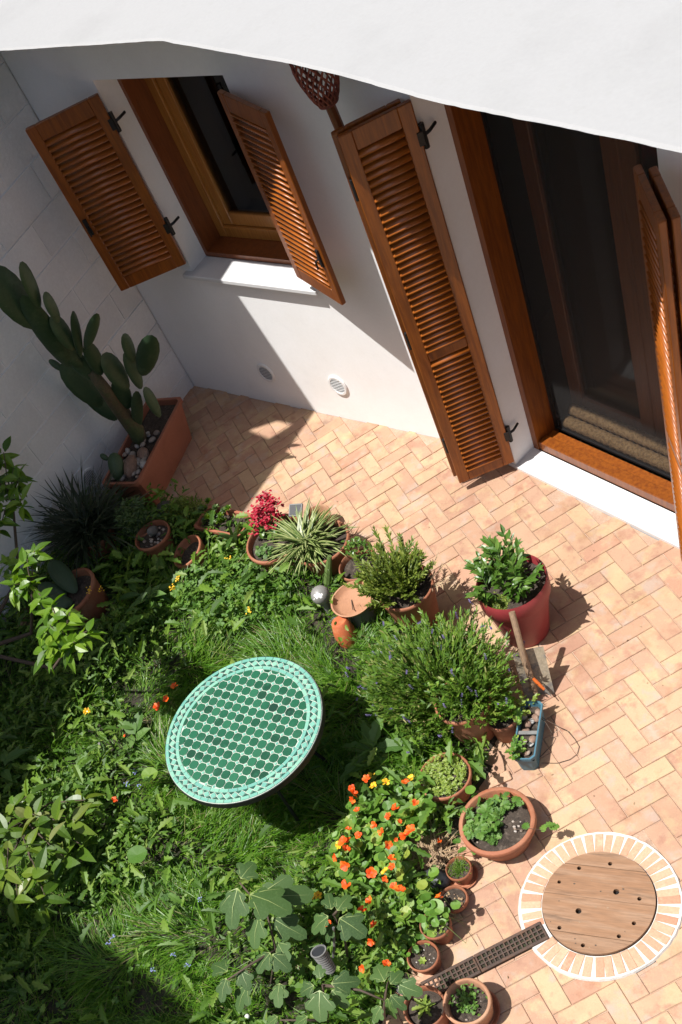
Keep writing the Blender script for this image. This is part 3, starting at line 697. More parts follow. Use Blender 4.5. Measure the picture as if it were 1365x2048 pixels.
for k in range(44):
    a = GA + 2 * math.pi * (k + .5) / 44
    d = (a - GA + math.pi) % (2 * math.pi) - math.pi
    if abs(d) < .19: continue
    link('well_brick', brk[k % 4], well, (0, 0, random.uniform(-.002, .001)), (0, 0, a + random.gauss(0, .012)), (random.uniform(.985, 1.0),) * 2 + (1,))
# lid: four planks cut to a disc, with bored holes
lid = thing('plank_cover', 'round lid of four weathered planks with bored holes covering the well', 'lid', (WELL[0], WELL[1], .008), R(19.4))
LR = .2585
holes = [(4.802, -2.294,   .010), (4.925, -2.224, .010), (4.76, -2.413, .009), (5.02, -2.337, .0145), (5.129, -2.32, .010), (4.916, -2.501, .0145), (5.166, -2.438, .010), (4.883, -2.621, .010), (5.141, -2.531, .010), (5.019, -2.639, .010)]
ch, sh = math.cos(R(-19.4)), math.sin(R(-19.4)); hl = []
for (x, y, r) in holes:
    x -= WELL[0]; y -= WELL[1]; hl.append((x * ch - y * sh, x * sh + y * ch, r))
def to_l(x, y):
    x -= WELL[0]; y -= WELL[1]; return x * ch - y * sh, x * sh + y * ch
cuts = [-LR, (to_l(4.84, -2.646)[1] + to_l(5.2, -2.522)[1]) / 2, (to_l(4.709, -2.497)[1] + to_l(5.206, -2.322)[1]) / 2, (to_l(4.747, -2.312)[1] + to_l(5.089, -2.19)[1]) / 2, LR]
for k in range(4):
    y0, y1 = cuts[k] + .001, cuts[k + 1] - .001; P = []
    def xe(y): return math.sqrt(max(1e-6, LR * LR - y * y))
    ys_ = np.linspace(max(y0, -LR + .0005), min(y1, LR - .0005), 14)
    P = [(xe(y), y) for y in ys_] + [(-xe(y), y) for y in ys_[::-1]]
    Hs = [(h[0], min(max(h[1], y0 + h[2] + .006), y1 - h[2] - .006), h[2]) for h in hl if y0 - .001 <= h[1] < y1 + .001]
    vs_ = [Vector(p) for p in P]; cons = [list(range(len(P)))]
    for (hx, hy, hr) in Hs:
        b = len(vs_); vs_ += [Vector((hx + hr * math.cos(2 * math.pi * q / 12), hy + hr * math.sin(2 * math.pi * q / 12))) for q in range(12)]; cons.append(list(range(b, b + 12)))
    rs = delaunay_2d_cdt(vs_, [], cons, 1, 1e-6)
    vv2 = [tuple(v) for v in rs[0]]; tri = []
    for f in rs[2]:
        cx = sum(vv2[i][0] for i in f) / len(f); cy = sum(vv2[i][1] for i in f) / len(f)
        if all(math.hypot(cx - h[0], cy - h[1]) > h[2] * .97 for h in Hs): tri.append(tuple(f))
    zt = .024 + .0012 * (k % 2)
    pmk = MB(); n0 = len(vv2); pmk.add([(x, y, zt) for x, y in vv2], tri)
    rim = [Vector((x, y)) for x, y in P]; b = len(pmk.v)
    pmk.add([(x, y, zt) for x, y in P] + [(x, y, 0) for x, y in P], [(i, i + len(P), (i + 1) % len(P) + len(P), (i + 1) % len(P)) for i in range(len(P))])
    for (hx, hy, hr) in Hs:
        c_ = [(hx + hr * math.cos(2 * math.pi * q / 12), hy + hr * math.sin(2 * math.pi * q / 12)) for q in range(12)]
        pmk.add([(x, y, zt) for x, y in c_] + [(x, y, 0) for x, y in c_], [(i, (i + 1) % 12, (i + 1) % 12 + 12, i + 12) for i in range(12)])
    pk = pmk.build('plank', PLANK, lid)
    for q in range(7):
        hx, hy = random.uniform(-.2, .2), random.uniform(y0 + .02, y1 - .02)
        if hx * hx + hy * hy > (LR - .02) ** 2 or any(math.hypot(hx - h[0], hy - h[1]) < h[2] + .01 for h in Hs): continue
        kr = random.uniform(.0022, .0055)
        kn = MB(); kn.add([(hx + kr * (1 + .2 * math.sin(3 * w_)) * math.cos(w_), hy + kr * .8 * math.sin(w_), zt + .0006) for w_ in [2 * math.pi * t / 10 for t in range(10)]], [tuple(range(10))]); kn.build('knot', TWIG if q % 2 else HANDLE, pk)

gd = Vector((.345, .545, 0)).normalized(); gdn = Vector((-gd.y, gd.x, 0))
def grate(start, L, label):
    t = thing('drain_grate', label, 'drain grate', start, math.atan2(gd.y, gd.x), 'drain grates in line to the well')
    W_ = .098; z0, z1 = .0148, .026
    c = MB(); c.box((.002, -W_ / 2 + .002, .0005), (L - .002, W_ / 2 - .002, .0146)); c.build('channel', EARTH, t)
    f = MB(); f.bbox((0, -W_ / 2, z0), (L, -W_ / 2 + .016, z1), .002); f.bbox((0, W_ / 2 - .016, z0), (L, W_ / 2, z1), .002)
    f.bbox((0, -W_ / 2 + .016, z0), (.010, W_ / 2 - .016, z1), .002); f.bbox((L - .010, -W_ / 2 + .016, z0), (L, W_ / 2 - .016, z1), .002)
    f.build('grate_frame', RUST, t)
    n_ = int(round((L - .02) / .0235)); st = (L - .02) / n_
    for k in range(1, n_): 
        b = MB(); x = .01 + st * k; b.box((x - .0035, -W_ / 2 + .016, z0), (x + .0035, W_ / 2 - .016, z1 - .001)); b.build('crossbar', RUST, t)
    for k in (1, 2):
        y = -W_ / 2 + .016 + (W_ - .032) / 3 * k
        b = MB(); b.box((.01, y - .0035, z0), (L - .01, y + .0035, z1 - .0015)); b.build('long_bar', RUST, t)
gst = Vector((4.478, -3.195, 0))
grate(tuple(gst), .285, 'short rusty drain grate partly under the flower pot')
grate(tuple(gst + gd * .288), .352, 'long rusty drain grate running up to the wooden well lid')

# ================================================================== mosaic table
TC = (3.122, -2.596, .67); TR = .442
table = thing('mosaic_table', 'round table topped with green and aqua mosaic tiles on the lawn', 'table', (TC[0], TC[1], 0), R(8.3))
tz = TC[2]
tb = MB(); tb.lathe([(0, tz - .03), (TR - .01, tz - .03), (TR + .002, tz - .026), (TR + .002, tz - .006), (TR - .002, tz - .004), (0, tz - .004)], 72)
tb.build('table_base', GROUT, table)
tr_ = MB(); tr_.lathe([(TR - .03, tz - .045), (TR + .006, tz - .045), (TR + .006, tz - .008), (TR + .0025, tz - .008), (TR + .0025, tz - .04)], 72); tr_.build('iron_rim', IRON, table)
for k in range(4):
    a = math.pi / 4 + k * math.pi / 2
    lg = MB(); lg.tube([(.33 * math.cos(a), .33 * math.sin(a), tz - .04), (.20 * math.cos(a), .20 * math.sin(a), .36), (.29 * math.cos(a), .29 * math.sin(a), 0.0)], .010, 8); lg.build('leg', IRON, table)
lr = MB(); lr.tube([(.2 * math.cos(2 * math.pi * k / 24), .2 * math.sin(2 * math.pi * k / 24), .36) for k in range(25)], .007, 6, cap=False); lr.build('leg_ring', IRON, table)
def clip_circle(poly, r, n=64, inside=True):
    out = poly
    for k in range(n):
        a = 2 * math.pi * (k + .5) / n; nx_, ny_ = math.cos(a), math.sin(a); inp = out; out = []
        for i in range(len(inp)):
            p, q = inp[i], inp[(i + 1) % len(inp)]; dp = p[0] * nx_ + p[1] * ny_ - r; dq = q[0] * nx_ + q[1] * ny_ - r
            if dp <= 0: out.append(p)
            if dp * dq < 0:
                t = dp / (dp - dq); out.append((p[0] + t * (q[0] - p[0]), p[1] + t * (q[1] - p[1])))
        if not out: return []
    return out
def tile_mesh(poly, name, mat, h=.0035, c=(0, 0)):
    n_ = len(poly); cx = sum(p[0] for p in poly) / n_; cy = sum(p[1] for p in poly) / n_
    m = MB(); e = .06
    m.add([(x - c[0], y - c[1], -.002) for x, y in poly] + [(x - c[0], y - c[1], h - .0008) for x, y in poly] + [(x + (cx - x) * e - c[0], y + (cy - y) * e - c[1], h) for x, y in poly],
          [(i, (i + 1) % n_, n_ + (i + 1) % n_, n_ + i) for i in range(n_)] + [(n_ + i, n_ + (i + 1) % n_, 2 * n_ + (i + 1) % n_, 2 * n_ + i) for i in range(n_)] + [tuple(range(2 * n_, 3 * n_))])
    return m.me(name, mat)
P_ = .0533; RI = .3600
so = P_ / 2 - .0019; cc = .0120
octo = [(so, -so + cc), (so, so - cc), (so - cc, so), (-so + cc, so), (-so, so - cc), (-so, -so + cc), (-so + cc, -so), (so - cc, -so)]
octo = [(x * (1.0 if abs(x) < so - 1e-6 else 1), y) for x, y in octo]
# slightly rounded octagon
octo = [(.985 * x, .985 * y) for x, y in octo]
oct_me = tile_mesh(octo, 'mosaic_tile', GLAZED)
sq = cc - .0034
sqm = MB()
for i in range(-9, 10):
    for j in range(-9, 10):
        x, y = (i + .18) * P_, (j - .1) * P_
        d = math.hypot(x, y)
        if d < RI + .035:
            poly = [(x + a, y + b) for a, b in octo]
            if d < RI - .036: o = link('mosaic_tile', oct_me, table, (x, y, tz - .004 + random.uniform(-.0004, .0004)), (random.gauss(0, .012), random.gauss(0, .012), random.gauss(0, .02)))
            else:
                cp = clip_circle(poly, RI)
                if len(cp) > 2:
                    ar = abs(sum(cp[q][0] * cp[(q + 1) % len(cp)][1] - cp[(q + 1) % len(cp)][0] * cp[q][1] for q in range(len(cp)))) / 2
                    if ar > .00012:
                        cx = sum(p[0] for p in cp) / len(cp); cy = sum(p[1] for p in cp) / len(cp)
                        link('mosaic_tile', tile_mesh(cp, 'mosaic_tile', GLAZED, c=(cx, cy)), table, (cx, cy, tz - .004))
        x2, y2 = x + P_ / 2, y + P_ / 2
        if math.hypot(x2, y2) < RI + .02:
            b = clip_circle([(x2 + sq, y2), (x2, y2 + sq), (x2 - sq, y2), (x2, y2 - sq)], RI); q4 = len(b)
            if q4 > 2: sqm.add([(p[0], p[1], tz - .006) for p in b] + [(p[0], p[1], tz - .0008 + .0002) for p in b], [(i_, (i_ + 1) % q4, q4 + (i_ + 1) % q4, q4 + i_) for i_ in range(q4)] + [tuple(range(q4, 2 * q4))])
tag(sqm.build('mosaic_square', AQUA, table), kind='stuff')
def ring_tiles(r0, r1, n_, name, mat, gap=.0030):
    a = math.pi / n_ 
    poly = [(r0 * math.cos(-a) , r0 * math.sin(-a) + gap / 2), (r1 * math.cos(-a), r1 * math.sin(-a) + gap / 2), (r1, 0), (r1 * math.cos(a), r1 * math.sin(a) - gap / 2), (r0 * math.cos(a), r0 * math.sin(a) - gap / 2), (r0, 0)]
    me = tile_mesh(poly, name, mat)
    for k in range(n_): link(name, me, table, (0, 0, tz - .004 + random.uniform(-.0003, .0003)), (0, 0, 2 * math.pi * k / n_))
ring_tiles(.4225, .441, 58, 'border_tile', AQUA); ring_tiles(.3625, .3815, 44, 'border_tile', AQUA)
nD = 62; rm_ = .4020; dw_ = math.pi * rm_ / nD - .0016
dia = tile_mesh([(rm_ - .0178, 0), (rm_, -dw_), (rm_ + .0178, 0), (rm_, dw_)], 'border_diamond', AQUA)
trm = MB()
for k in range(nD):
    a = 2 * math.pi * k / nD
    link('border_diamond', dia, table, (0, 0, tz - .004), (0, 0, a))
    for s, rr in ((-1, rm_ - .0185), (1, rm_ + .0185)):
        a2 = a + math.pi / nD; w_ = math.pi * rr / nD - .0042
        pts_ = [(rr, -w_), (rr, w_), (rr - s * .0135, 0)]
        pts_ = [(x * math.cos(a2) - y * math.sin(a2), x * math.sin(a2) + y * math.cos(a2), tz - .0006) for x, y in pts_]
        if s > 0: pts_ = pts_
        trm.add(pts_ + [(x, y, z - .004) for x, y, z in pts_], [(0, 1, 2), (0, 3, 4, 1), (1, 4, 5, 2), (2, 5, 3, 0)])
tag(trm.build('border_triangle', GLAZEDK, table), kind='stuff')

# ================================================================== pots
def soil_me(r, seed, amp=.012, mat=SOIL):
    m = MB(); v = [(0, 0, amp * .5)]; rr = random.Random(seed); nn = 28
    for k in range(1, 5):
        for i in range(nn):
            a = 2 * math.pi * i / nn; v.append((r * k / 4 * math.cos(a), r * k / 4 * math.sin(a), amp * rr.uniform(-.6, .9) * (k < 4)))
    f = [(0, 1 + i, 1 + (i + 1) % nn) for i in range(nn)]
    for k in range(3):
        for i in range(nn): f.append((1 + k * nn + i, 1 + k * nn + nn + i, 1 + k * nn + nn + (i + 1) % nn, 1 + k * nn + (i + 1) % nn))
    m.add(v, f); return m.me('soil', mat, True)
def pot(name, label, cat, loc, r, h, rb, mat=TERRA, rim=(.03, .008), soil=.03, group=None, tilt=(0, 0), rotz=0.0, thick=None, seed=1, wob=.006):
    t = thing(name, label, cat, (loc[0], loc[1], loc[2] if len(loc) > 2 else 0.0), rotz, group)
    t.rotation_euler = (tilt[0], tilt[1], rotz)
    rh, ro = rim; th = thick or max(.008, r * .075)
    ri = r - ro
    prof = [(0, .0), (rb * .93, 0), (rb, .006), (rb + (ri - rb) * .5, h * .5 - rh * .3), (ri, h - rh), (r - .002, h - rh - .001 + .003), (r, h - rh + .005), (r + .001, h - .006), (r - .003, h - .001), (r - th + .003, h), (r - th - .001, h - .005), (r - th - .003, h - rh), (rb + (ri - rb) * .5 - th, h * .5), (0, h * .45)]
    m = MB(); m.lathe(prof, 44, wob=wob); soft(m.build('pot', mat, t), 50)
    if soil is not None:
        rs_ = r - th - .004 - .10 * (soil) ; link('soil', soil_me(rs_, seed), t, (0, 0, h - soil))
    return t
def crumbs(parent, r, z, n_, mat=PEBBLE, sz=(.006, .014), name='pebble', seed=3):
    rr = random.Random(seed); m = MB()
    for k in range(n_):
        a = rr.uniform(0, 6.28); d = r * math.sqrt(rr.random()); s = rr.uniform(*sz)
        b = blob((s, s * rr.uniform(.6, 1), s * .6), seed * 100 + k, .25, 1); n0 = len(m.v)
        ox, oy = d * math.cos(a), d * math.sin(a)
        m.add([(v.co.x + ox, v.co.y + oy, v.co.z + z) for v in b.vertices], [tuple(p.vertices) for p in b.polygons]); bpy.data.meshes.remove(b)
    return tag(m.build(name, mat, parent, smooth=True), kind='stuff')
def leafobjs(name, me, parent, items):
    """items: (pos, yaw, pitch, roll, L, W)"""
    out = []
    for k, (p, yw, pt, rl_, L, W) in enumerate(items):
        o = link(name, me[k % len(me)] if isinstance(me, list) else me, parent, p); o.rotation_mode = 'YXZ'; o.rotation_euler = (pt, rl_, yw); o.scale = (W, L, L); out.append(o)
    return out
def foliage(T, P, mat, parent, L, W, pitch=(0.2, 0.6), name='foliage', yaw=None, kind=None, seed=1, roll=.4):
    g = np.random.default_rng(seed); n_ = len(P)
    yw = g.uniform(0, 6.28, n_) if yaw is None else yaw
    V, F = scatter(T, P, yw, g.uniform(*pitch, n_), g.uniform(*L, n_), g.uniform(*W, n_), g.normal(0, roll, n_))
    o = link(name, arrmesh(name, V, F, mat), parent)
    return tag(o, kind='stuff')
def ellipsoid(n_, c, rad, seed, shell=.55, zmin=-1):
    g = np.random.default_rng(seed); d = g.normal(size=(n_ * 2, 3)); d /= np.linalg.norm(d, axis=1)[:, None]; d = d[d[:, 2] > zmin][:n_]
    r_ = (shell + (1 - shell) * g.random(len(d))) ** 1.0
    lump = 0.82 + .36 * vnoise(d[:, 0] + 1.3, d[:, 1] + d[:, 2] + 2.3, 2.6, seed)
    return np.asarray(c) + d * (r_ * lump)[:, None] * np.asarray(rad), d
def sprays(center, dirs, n_leaf, L_stem, T, Lr, Wr, seed, curve=.3, open_=.7):
    """stems growing from center along dirs carrying paired leaves; returns leaf arrays and stem paths"""
    g = np.random.default_rng(seed); P = []; YW = []; PT = []; LL = []; WW = []; paths = []
    for (b, d, ln) in zip(center, dirs, L_stem):
        b = np.asarray(b, float); d = np.asarray(d, float); d /= np.linalg.norm(d); pts = []
        for q in range(7):
            t = q / 6; pts.append(b + d * ln * t + np.array([0, 0, -curve * ln * t * t]))
        paths.append(pts)
        for k in range(n_leaf):
            t = .12 + .88 * (k + .5) / n_leaf; i = min(5, int(t * 6)); p = pts[i] + (pts[i + 1] - pts[i]) * (t * 6 - i); dd = pts[i + 1] - pts[i]; base = math.atan2(-dd[0], dd[1]); el = math.atan2(dd[2], math.hypot(dd[0], dd[1]) + 1e-9)
            s = 1 if k % 2 else -1
            P.append(p); YW.append(base + s * open_ * g.uniform(.6, 1.3) + g.normal(0, .25)); PT.append(el * .6 + g.normal(0, .3)); sz = g.uniform(*Lr) * (1.0 - .35 * abs(t - .55)); LL.append(sz); WW.append(sz * g.uniform(*Wr))
        P.append(pts[-1]); YW.append(base + g.normal(0, .2)); PT.append(el * .6); sz = g.uniform(*Lr) * .8; LL.append(sz); WW.append(sz * g.uniform(*Wr))
    return (np.array(P), np.array(YW), np.array(PT), np.array(LL), np.array(WW)), paths
def stems(paths, mat, parent, r=.003, name='stem', kind='stuff'):
    m = MB()
    for p in paths: m.tube(p[::2] if len(p) > 4 else p, [r * (1 - .6 * k / max(1, len(p[::2] if len(p) > 4 else p) - 1)) for k in range(len(p[::2] if len(p) > 4 else p))], 4, cap=False)
    o = m.build(name, mat, parent); return tag(o, kind=kind) if kind else o
lm_leaf = [arrmesh('leaf', *t_leaf(.18, .12 + .1 * k, 5), LEMON) for k in range(3)]
lm_laur = [arrmesh('leaf', *t_leaf(.18, .12 + .1 * k, 5), LAUREL) for k in range(3)]
lm_shr = [arrmesh('leaf', *t_leaf(.22, .15 + .1 * k, 4), SHRUBG) for k in range(3)]

# --- red tub
PXY = (3.805,-1.159,0.000)
tub = pot('red_tub', 'big red plastic tub with a glossy green shrub on the patio', 'plant pot', PXY, .190, .425, .125, REDPOT, (.11, .010), .05, thick=.006, wob=0)
g = np.random.default_rng(4); cs = []; ds = []; ls = []
for k in range(34):
    a = g.uniform(0, 6.28); d = .125 * math.sqrt(g.random()); cs.append((-.04 + d * math.cos(a), -.01 + d * math.sin(a), .37)); ds.append((.5 * math.cos(a) * d / .13 + g.normal(0, .15), .5 * math.sin(a) * d / .13 + g.normal(0, .15), 1.0)); ls.append(g.uniform(.10, .21))
cs += [(-.02, .06, .37), (.03, .05, .37)]; ds += [(-.1, .15, 1), (.05, .1, 1)]; ls += [.30, .27]
(P, YW, PT, LL, WW), pth = sprays(cs, ds, 8, ls, None, (.05, .075), (.40, .52), 9, .05, .9)
leafobjs('leaf', lm_shr, tub, [(P[i], YW[i], PT[i], g.normal(0, .3), LL[i], WW[i]) for i in range(len(P))])
stems(pth, STEM, tub, .0025)
Pm = np.column_stack([.12 * (g.random(500) - .65), -.16 + .09 * g.random(500), np.full(500, .378)]); foliage(T_OVAL, Pm, CONIFER, tub, (.012, .02), (.006, .01), (0, .9), 'moss', seed=8)
# shovel and friends leaning on it
sp = thing('spade', 'muddy square spade with a wooden shaft leaning against the red tub', 'spade', (4.104,-1.520,0.000))
o0 = Vector(sp.location)
bl, br_ = Vector((4.042,-1.562,0.000)) - o0, Vector((4.167,-1.470,0.000)) - o0; tl, tr2 = Vector((3.977,-1.480,0.270)) - o0, Vector((4.100,-1.377,0.270)) - o0
bm_ = MB(); nn_ = (br_ - bl).cross(tl - bl).normalized()
gx = []
for j in range(6):
    for i in range(6):
        u, v = i / 5, j / 5; p = (bl * (1 - u) + br_ * u) * (1 - v) + (tl * (1 - u) + tr2 * u) * v
        p = p - nn_ * (.014 * (1 - (2 * u - 1) ** 2)); gx.append(p)
bm_.add([tuple(p) for p in gx] + [tuple(p - nn_ * .003) for p in gx], [(j * 6 + i, j * 6 + i + 1, j * 6 + i + 7, j * 6 + i + 6) for j in range(5) for i in range(5)] + [(36 + j * 6 + i + 6, 36 + j * 6 + i + 7, 36 + j * 6 + i + 1, 36 + j * 6 + i) for j in range(5) for i in range(5)] + [(30 + i, 31 + i, 67 + i, 66 + i) for i in range(5)] + [(j * 6, j * 6 + 6, 36 + j * 6 + 6, 36 + j * 6) for j in range(5)] + [(j * 6 + 5, 41 + j * 6, 47 + j * 6, j * 6 + 11) for j in range(5)])
bm_.build('blade', STEEL, sp)
sk = MB(); sk.tube([tuple(Vector((3.967,-1.378,0.500)) - o0), tuple(Vector((4.009,-1.429,0.400)) - o0), tuple(Vector((4.061,-1.497,0.245)) - o0)], [.0165, .0165, .015], 12); sk.build('shaft', HANDLE, sp)
so_ = MB(); so_.tube([tuple(Vector((4.014,-1.444,0.285)) - o0), tuple(Vector((4.066,-1.498,0.160)) - o0), tuple(Vector((4.102,-1.536,0.045)) - o0)], [.020, .018, .012], 10); so_.build('socket', HANDLE, sp)
ot = thing('screwdriver', 'small screwdriver with an orange handle resting on the spade blade', 'tool', (4.152,-1.515,0.090)); o0 = Vector(ot.location)
h_ = MB(); h_.tube([tuple(Vector((4.101,-1.516,0.170)) - o0), tuple(Vector((4.119,-1.518,0.150)) - o0), tuple(Vector((4.158,-1.523,0.110)) - o0)], [.008, .010, .0075], 8); h_.build('handle', ORANGEPL, ot)
h_ = MB(); h_.tube([tuple(Vector((4.158,-1.523,0.110)) - o0), tuple(Vector((4.197,-1.526,0.070)) - o0)], .003, 6); h_.build('shank', STEEL, ot)

# --- the long trough with the prickly pear
tp = thing('cactus_trough', 'long terracotta trough of pebbles holding a tall prickly pear', 'planter', (.39, -.835, 0), math.atan2(.80, -.235))
def trough(parent, L, W, h, mat, rim=.03, taper=.06, th=.014, name='trough', rimo=.012):
    m = MB()
    def rect(l, w, z, c=.02): 
        l /= 2; w /= 2; return [(l - c, -w, z), (l, -w + c, z), (l, w - c, z), (l - c, w, z), (-l + c, w, z), (-l, w - c, z), (-l, -w + c, z), (-l + c, -w, z)]
    rs_ = [rect(L - taper * 1.4, W - taper, 0), rect(L - .02, W - .02, h - rim), rect(L + rimo * 2 - .02, W + rimo * 2 - .02, h - rim + .001), rect(L + rimo * 2 - .02, W + rimo * 2 - .02, h), rect(L - 2 * th - .01, W - 2 * th - .01, h), rect(L - 2 * th - .03, W - 2 * th - .03, h * .5)]
    v = [p for r_ in rs_ for p in r_]; f = [tuple(range(7, -1, -1))]
    for k in range(5):
        for i in range(8): f.append((k * 8 + i, k * 8 + (i + 1) % 8, k * 8 + 8 + (i + 1) % 8, k * 8 + 8 + i))
    f.append(tuple(range(40, 48))); m.add(v, f); return soft(m.build(name, mat, parent), 35)
trough(tp, .84, .33, .31, TERRAPLASTIC, .03, .10)
sm_ = MB(); sm_.add([(-.39, -.135, .27), (.39, -.135, .27), (.39, .135, .27), (-.39, .135, .27)], [(0, 1, 2, 3)]); sm_.build('soil', SOIL, tp)
rr = random.Random(8)
for k in range(46):
    x = rr.uniform(-.37, .1); y = rr.uniform(-.12, .12); s = rr.uniform(.014, .034)
    rock('pebble', PEBBLE, (s, s * rr.uniform(.6, 1), s * .6), (x, y, .275 + rr.uniform(0, .015)), 300 + k, tp, rr.uniform(0, 3))
rock('rock', BROWNROCK, (.10, .055, .06), (-.24, -.01, .30), 71, tp, .3); rock('rock', BROWNROCK, (.06, .05, .05), (-.12, -.06, .29), 72, tp, 1.0)

cp = thing('prickly_pear', 'tall prickly pear cactus leaning over the block wall out of its trough', 'cactus', (.36, -.85, .28))
c0 = Vector(cp.location)
def pad(a, b, w, twist=0.0, thick=.018, mat=CACTUS, parent=cp, base=c0, name='pad', face=None):
    a = Vector(a) - base; b = Vector(b) - base; ax = b - a; L = ax.length; ax.normalize()
    view = (CV - base - (a + b) / 2).normalized() if face is None else Vector(face)
    nrm = (view - ax * view.dot(ax)).normalized(); nrm = Matrix.Rotation(twist, 3, ax) @ nrm; sd = ax.cross(nrm)
    m = MB(); nu, nv = 16, 7; v = []; f = []
    for sgn in (1, -1):
        for j in range(nv):
            rr_ = j / (nv - 1)
            for i in range(nu):
                t = 2 * math.pi * i / nu; yy = -math.cos(t); xx = math.sin(t)
                wy = .5 + .5 * yy * rr_; pw = (.80 + .26 * wy) 
                th_ = thick * sgn * math.sqrt(max(0, 1 - rr_ ** 2.5)) + .004 * sgn * (1 - rr_)
                v.append(tuple(a + ax * L * wy + sd * (w * xx * rr_ * pw) + nrm * th_))
    for s in (0, 1):
        o = s * nv * nu
        for j in range(nv - 1):
            for i in range(nu):
                q = (o + j * nu + i, o + j * nu + (i + 1) % nu, o + j * nu + nu + (i + 1) % nu, o + j * nu + nu + i); f.append(q if s == 0 else q[::-1])
    m.add(v, f); return m.build(name, mat, parent, smooth=True)
tk = MB(); tk.tube([tuple(Vector(p) - c0) for p in ((0.263,-0.800,0.151), (0.367,-0.820,0.387), (0.405,-0.850,0.583), (0.488,-0.900,0.819), (0.573,-0.950,1.044))], [.055, .062, .055, .045, .035], 10); tk.build('trunk', CTRUNK, cp, smooth=True)
PADS = [((0.705,-1.150,1.572), (0.785,-1.220,2.035), .085, .2), ((0.884,-1.140,1.724), (1.029,-1.160,2.041), .044, .7), ((0.900,-1.100,1.592), (0.987,-1.120,1.818), .034, .6), ((0.545,-1.050,1.166), (0.858,-1.180,1.836), .060, -.3),
        ((0.754,-1.050,1.332), (0.813,-1.080,1.616), .045, .3), ((0.595,-1.000,1.130), (0.597,-1.050,1.439), .05, .0), ((0.708,-1.020,1.243), (0.981,-1.030,1.623), .032, .8), ((0.761,-0.990,1.282), (1.172,-1.000,1.608), .034, .5),
        ((0.615,-0.920,1.004), (0.738,-0.950,1.302), .046, .1), ((0.294,-0.980,1.036), (0.228,-1.000,1.132), .022, .5), ((0.299,-0.900,0.666), (0.306,-0.980,1.095), .072, .1), ((0.662,-0.840,0.819), (0.704,-0.880,1.150), .060, .3),
        ((0.461,-0.820,0.598), (0.593,-0.840,0.902), .052, -.1), ((0.338,-0.790,0.343), (0.662,-0.800,0.775), .040, .4), ((0.713,-0.780,0.783), (0.836,-0.800,1.125), .042, .3), ((0.868,-0.800,1.041), (0.971,-0.820,1.288), .038, .5),
        ((0.800,-0.770,0.896), (1.192,-0.770,1.270), .060, .1), ((0.652,-0.740,0.492), (0.711,-0.760,0.777), .038, .5), ((0.246,-0.840,0.473), (0.189,-0.900,0.830), .055, .2), ((0.529,-0.960,0.984), (0.568,-1.000,1.300), .048, -.3)]
for k, (a, b, w, tw) in enumerate(PADS): pad(a, b, w * 1.25, tw)
sc = thing('small_cactus', 'small round cactus with one sprouting ear at the near end of the trough', 'cactus', (.40, -1.15, .27)); s0 = Vector(sc.location)
pad((0.444,-1.196,0.280), (0.386,-1.073,0.420), .062, .2, .05, CACTUS, sc, s0); pad((0.368,-1.131,0.400), (0.322,-1.140,0.450), .022, .1, .014, CACTUS, sc, s0)
# ================================================================== the row of pots round the lawn (far to near)
G1 = 'terracotta pots along the lawn edge'
# shaded corner: pot with dark strap leaves
t = pot('flower_pot', 'terracotta pot with a fountain of dark narrow leaves against the block wall', 'potted plant', (.50, -1.62), .15, .22, .11, soil=.03, group=G1, seed=2)
g = np.random.default_rng(21); P = np.column_stack([g.normal(-.03, .06, 520), g.normal(0, .06, 520), np.full(520, .2)])
V, F = scatter(T_STRAP, P, g.uniform(0, 6.28, 520), g.uniform(.35, 1.35, 520), g.uniform(.22, .46, 520), g.uniform(.007, .012, 520), g.normal(0, .4, 520))
tag(link('leaves', arrmesh('leaves', V, F, DARKSTRAP), t), kind='stuff')
# rosette of pale green
t = pot('flower_pot', 'terracotta pot of feathery green succulent beside the dark narrow leaves', 'potted plant', (.82, -1.42), .10, .17, .08, soil=.02, group=G1, seed=3)
P, d = ellipsoid(700, (-.02, 0, .24), (.13, .12, .12), 31); foliage(T_LONG, P, SUCC, t, (.03, .05), (.010, .016), (.2, 1.0), seed=32)
t = pot('flower_pot', 'shaded terracotta pot holding a grey rock and bare soil', 'plant pot', (1.0, -1.47), .135, .20, .10, soil=.04, group=G1, seed=4)
rock('rock', STONE, (.035, .03, .085), (-.01, .03, .20), 41, t, .3).rotation_euler = (.9, .3, .4); crumbs(t, .09, .165, 16, PEBBLE, (.008, .02), 'pebble', 5)
t = pot('flower_pot', 'empty terracotta pot with dark soil tilted towards the light', 'plant pot', (1.36, -1.44), .125, .16, .09, soil=.055, group=G1, seed=5, tilt=(.22, -.18), thick=.012)
# big pot lying half hidden under the lemon branches
t = pot('flower_pot', 'large terracotta pot with cactus pads half hidden under the lemon branch', 'potted plant', (.80, -2.09), .205, .25, .15, soil=.05, group=G1, seed=6, tilt=(.10, -.12), thick=.022)
q0 = Vector((0, 0, 0))
for (a, b, w) in (((.02, .02, .22), (-.22, .12, .38), .075), ((.05, -.05, .22), (-.10, -.20, .36), .07), ((-.06, -.02, .22), (-.26, -.06, .33), .06)):
    pad(a, b, w, .2, .02, CACTUS, t, q0, face=(.5, -.2, .9))
t = thing('log', 'short cut log lying in the shade below the lemon leaves', 'log', (0.401,-2.397,0.120)); lg = MB(); lg.tube([(-.07, .08, -.02), (.06, -.07, -.02)], [.05, .055], 14); lg.build('wood', HANDLE, t)
# bush with white stone behind
t = thing('cushion_plant', 'low mossy green plant with pale dry tips behind the empty pot', 'plant', (1.06, -1.18, 0))
P, d = ellipsoid(2600, (0, 0, .07), (.25, .13, .15), 51, zmin=-.2); foliage(T_OVAL, P, CONIFER, t, (.014, .026), (.005, .010), (.1, 1.2), seed=52)
tag(rock('stone', STONE, (.10, .07, .07), (.78, -1.17, .05), 53), 'pale grey stone beside the low mossy plant', 'stone')
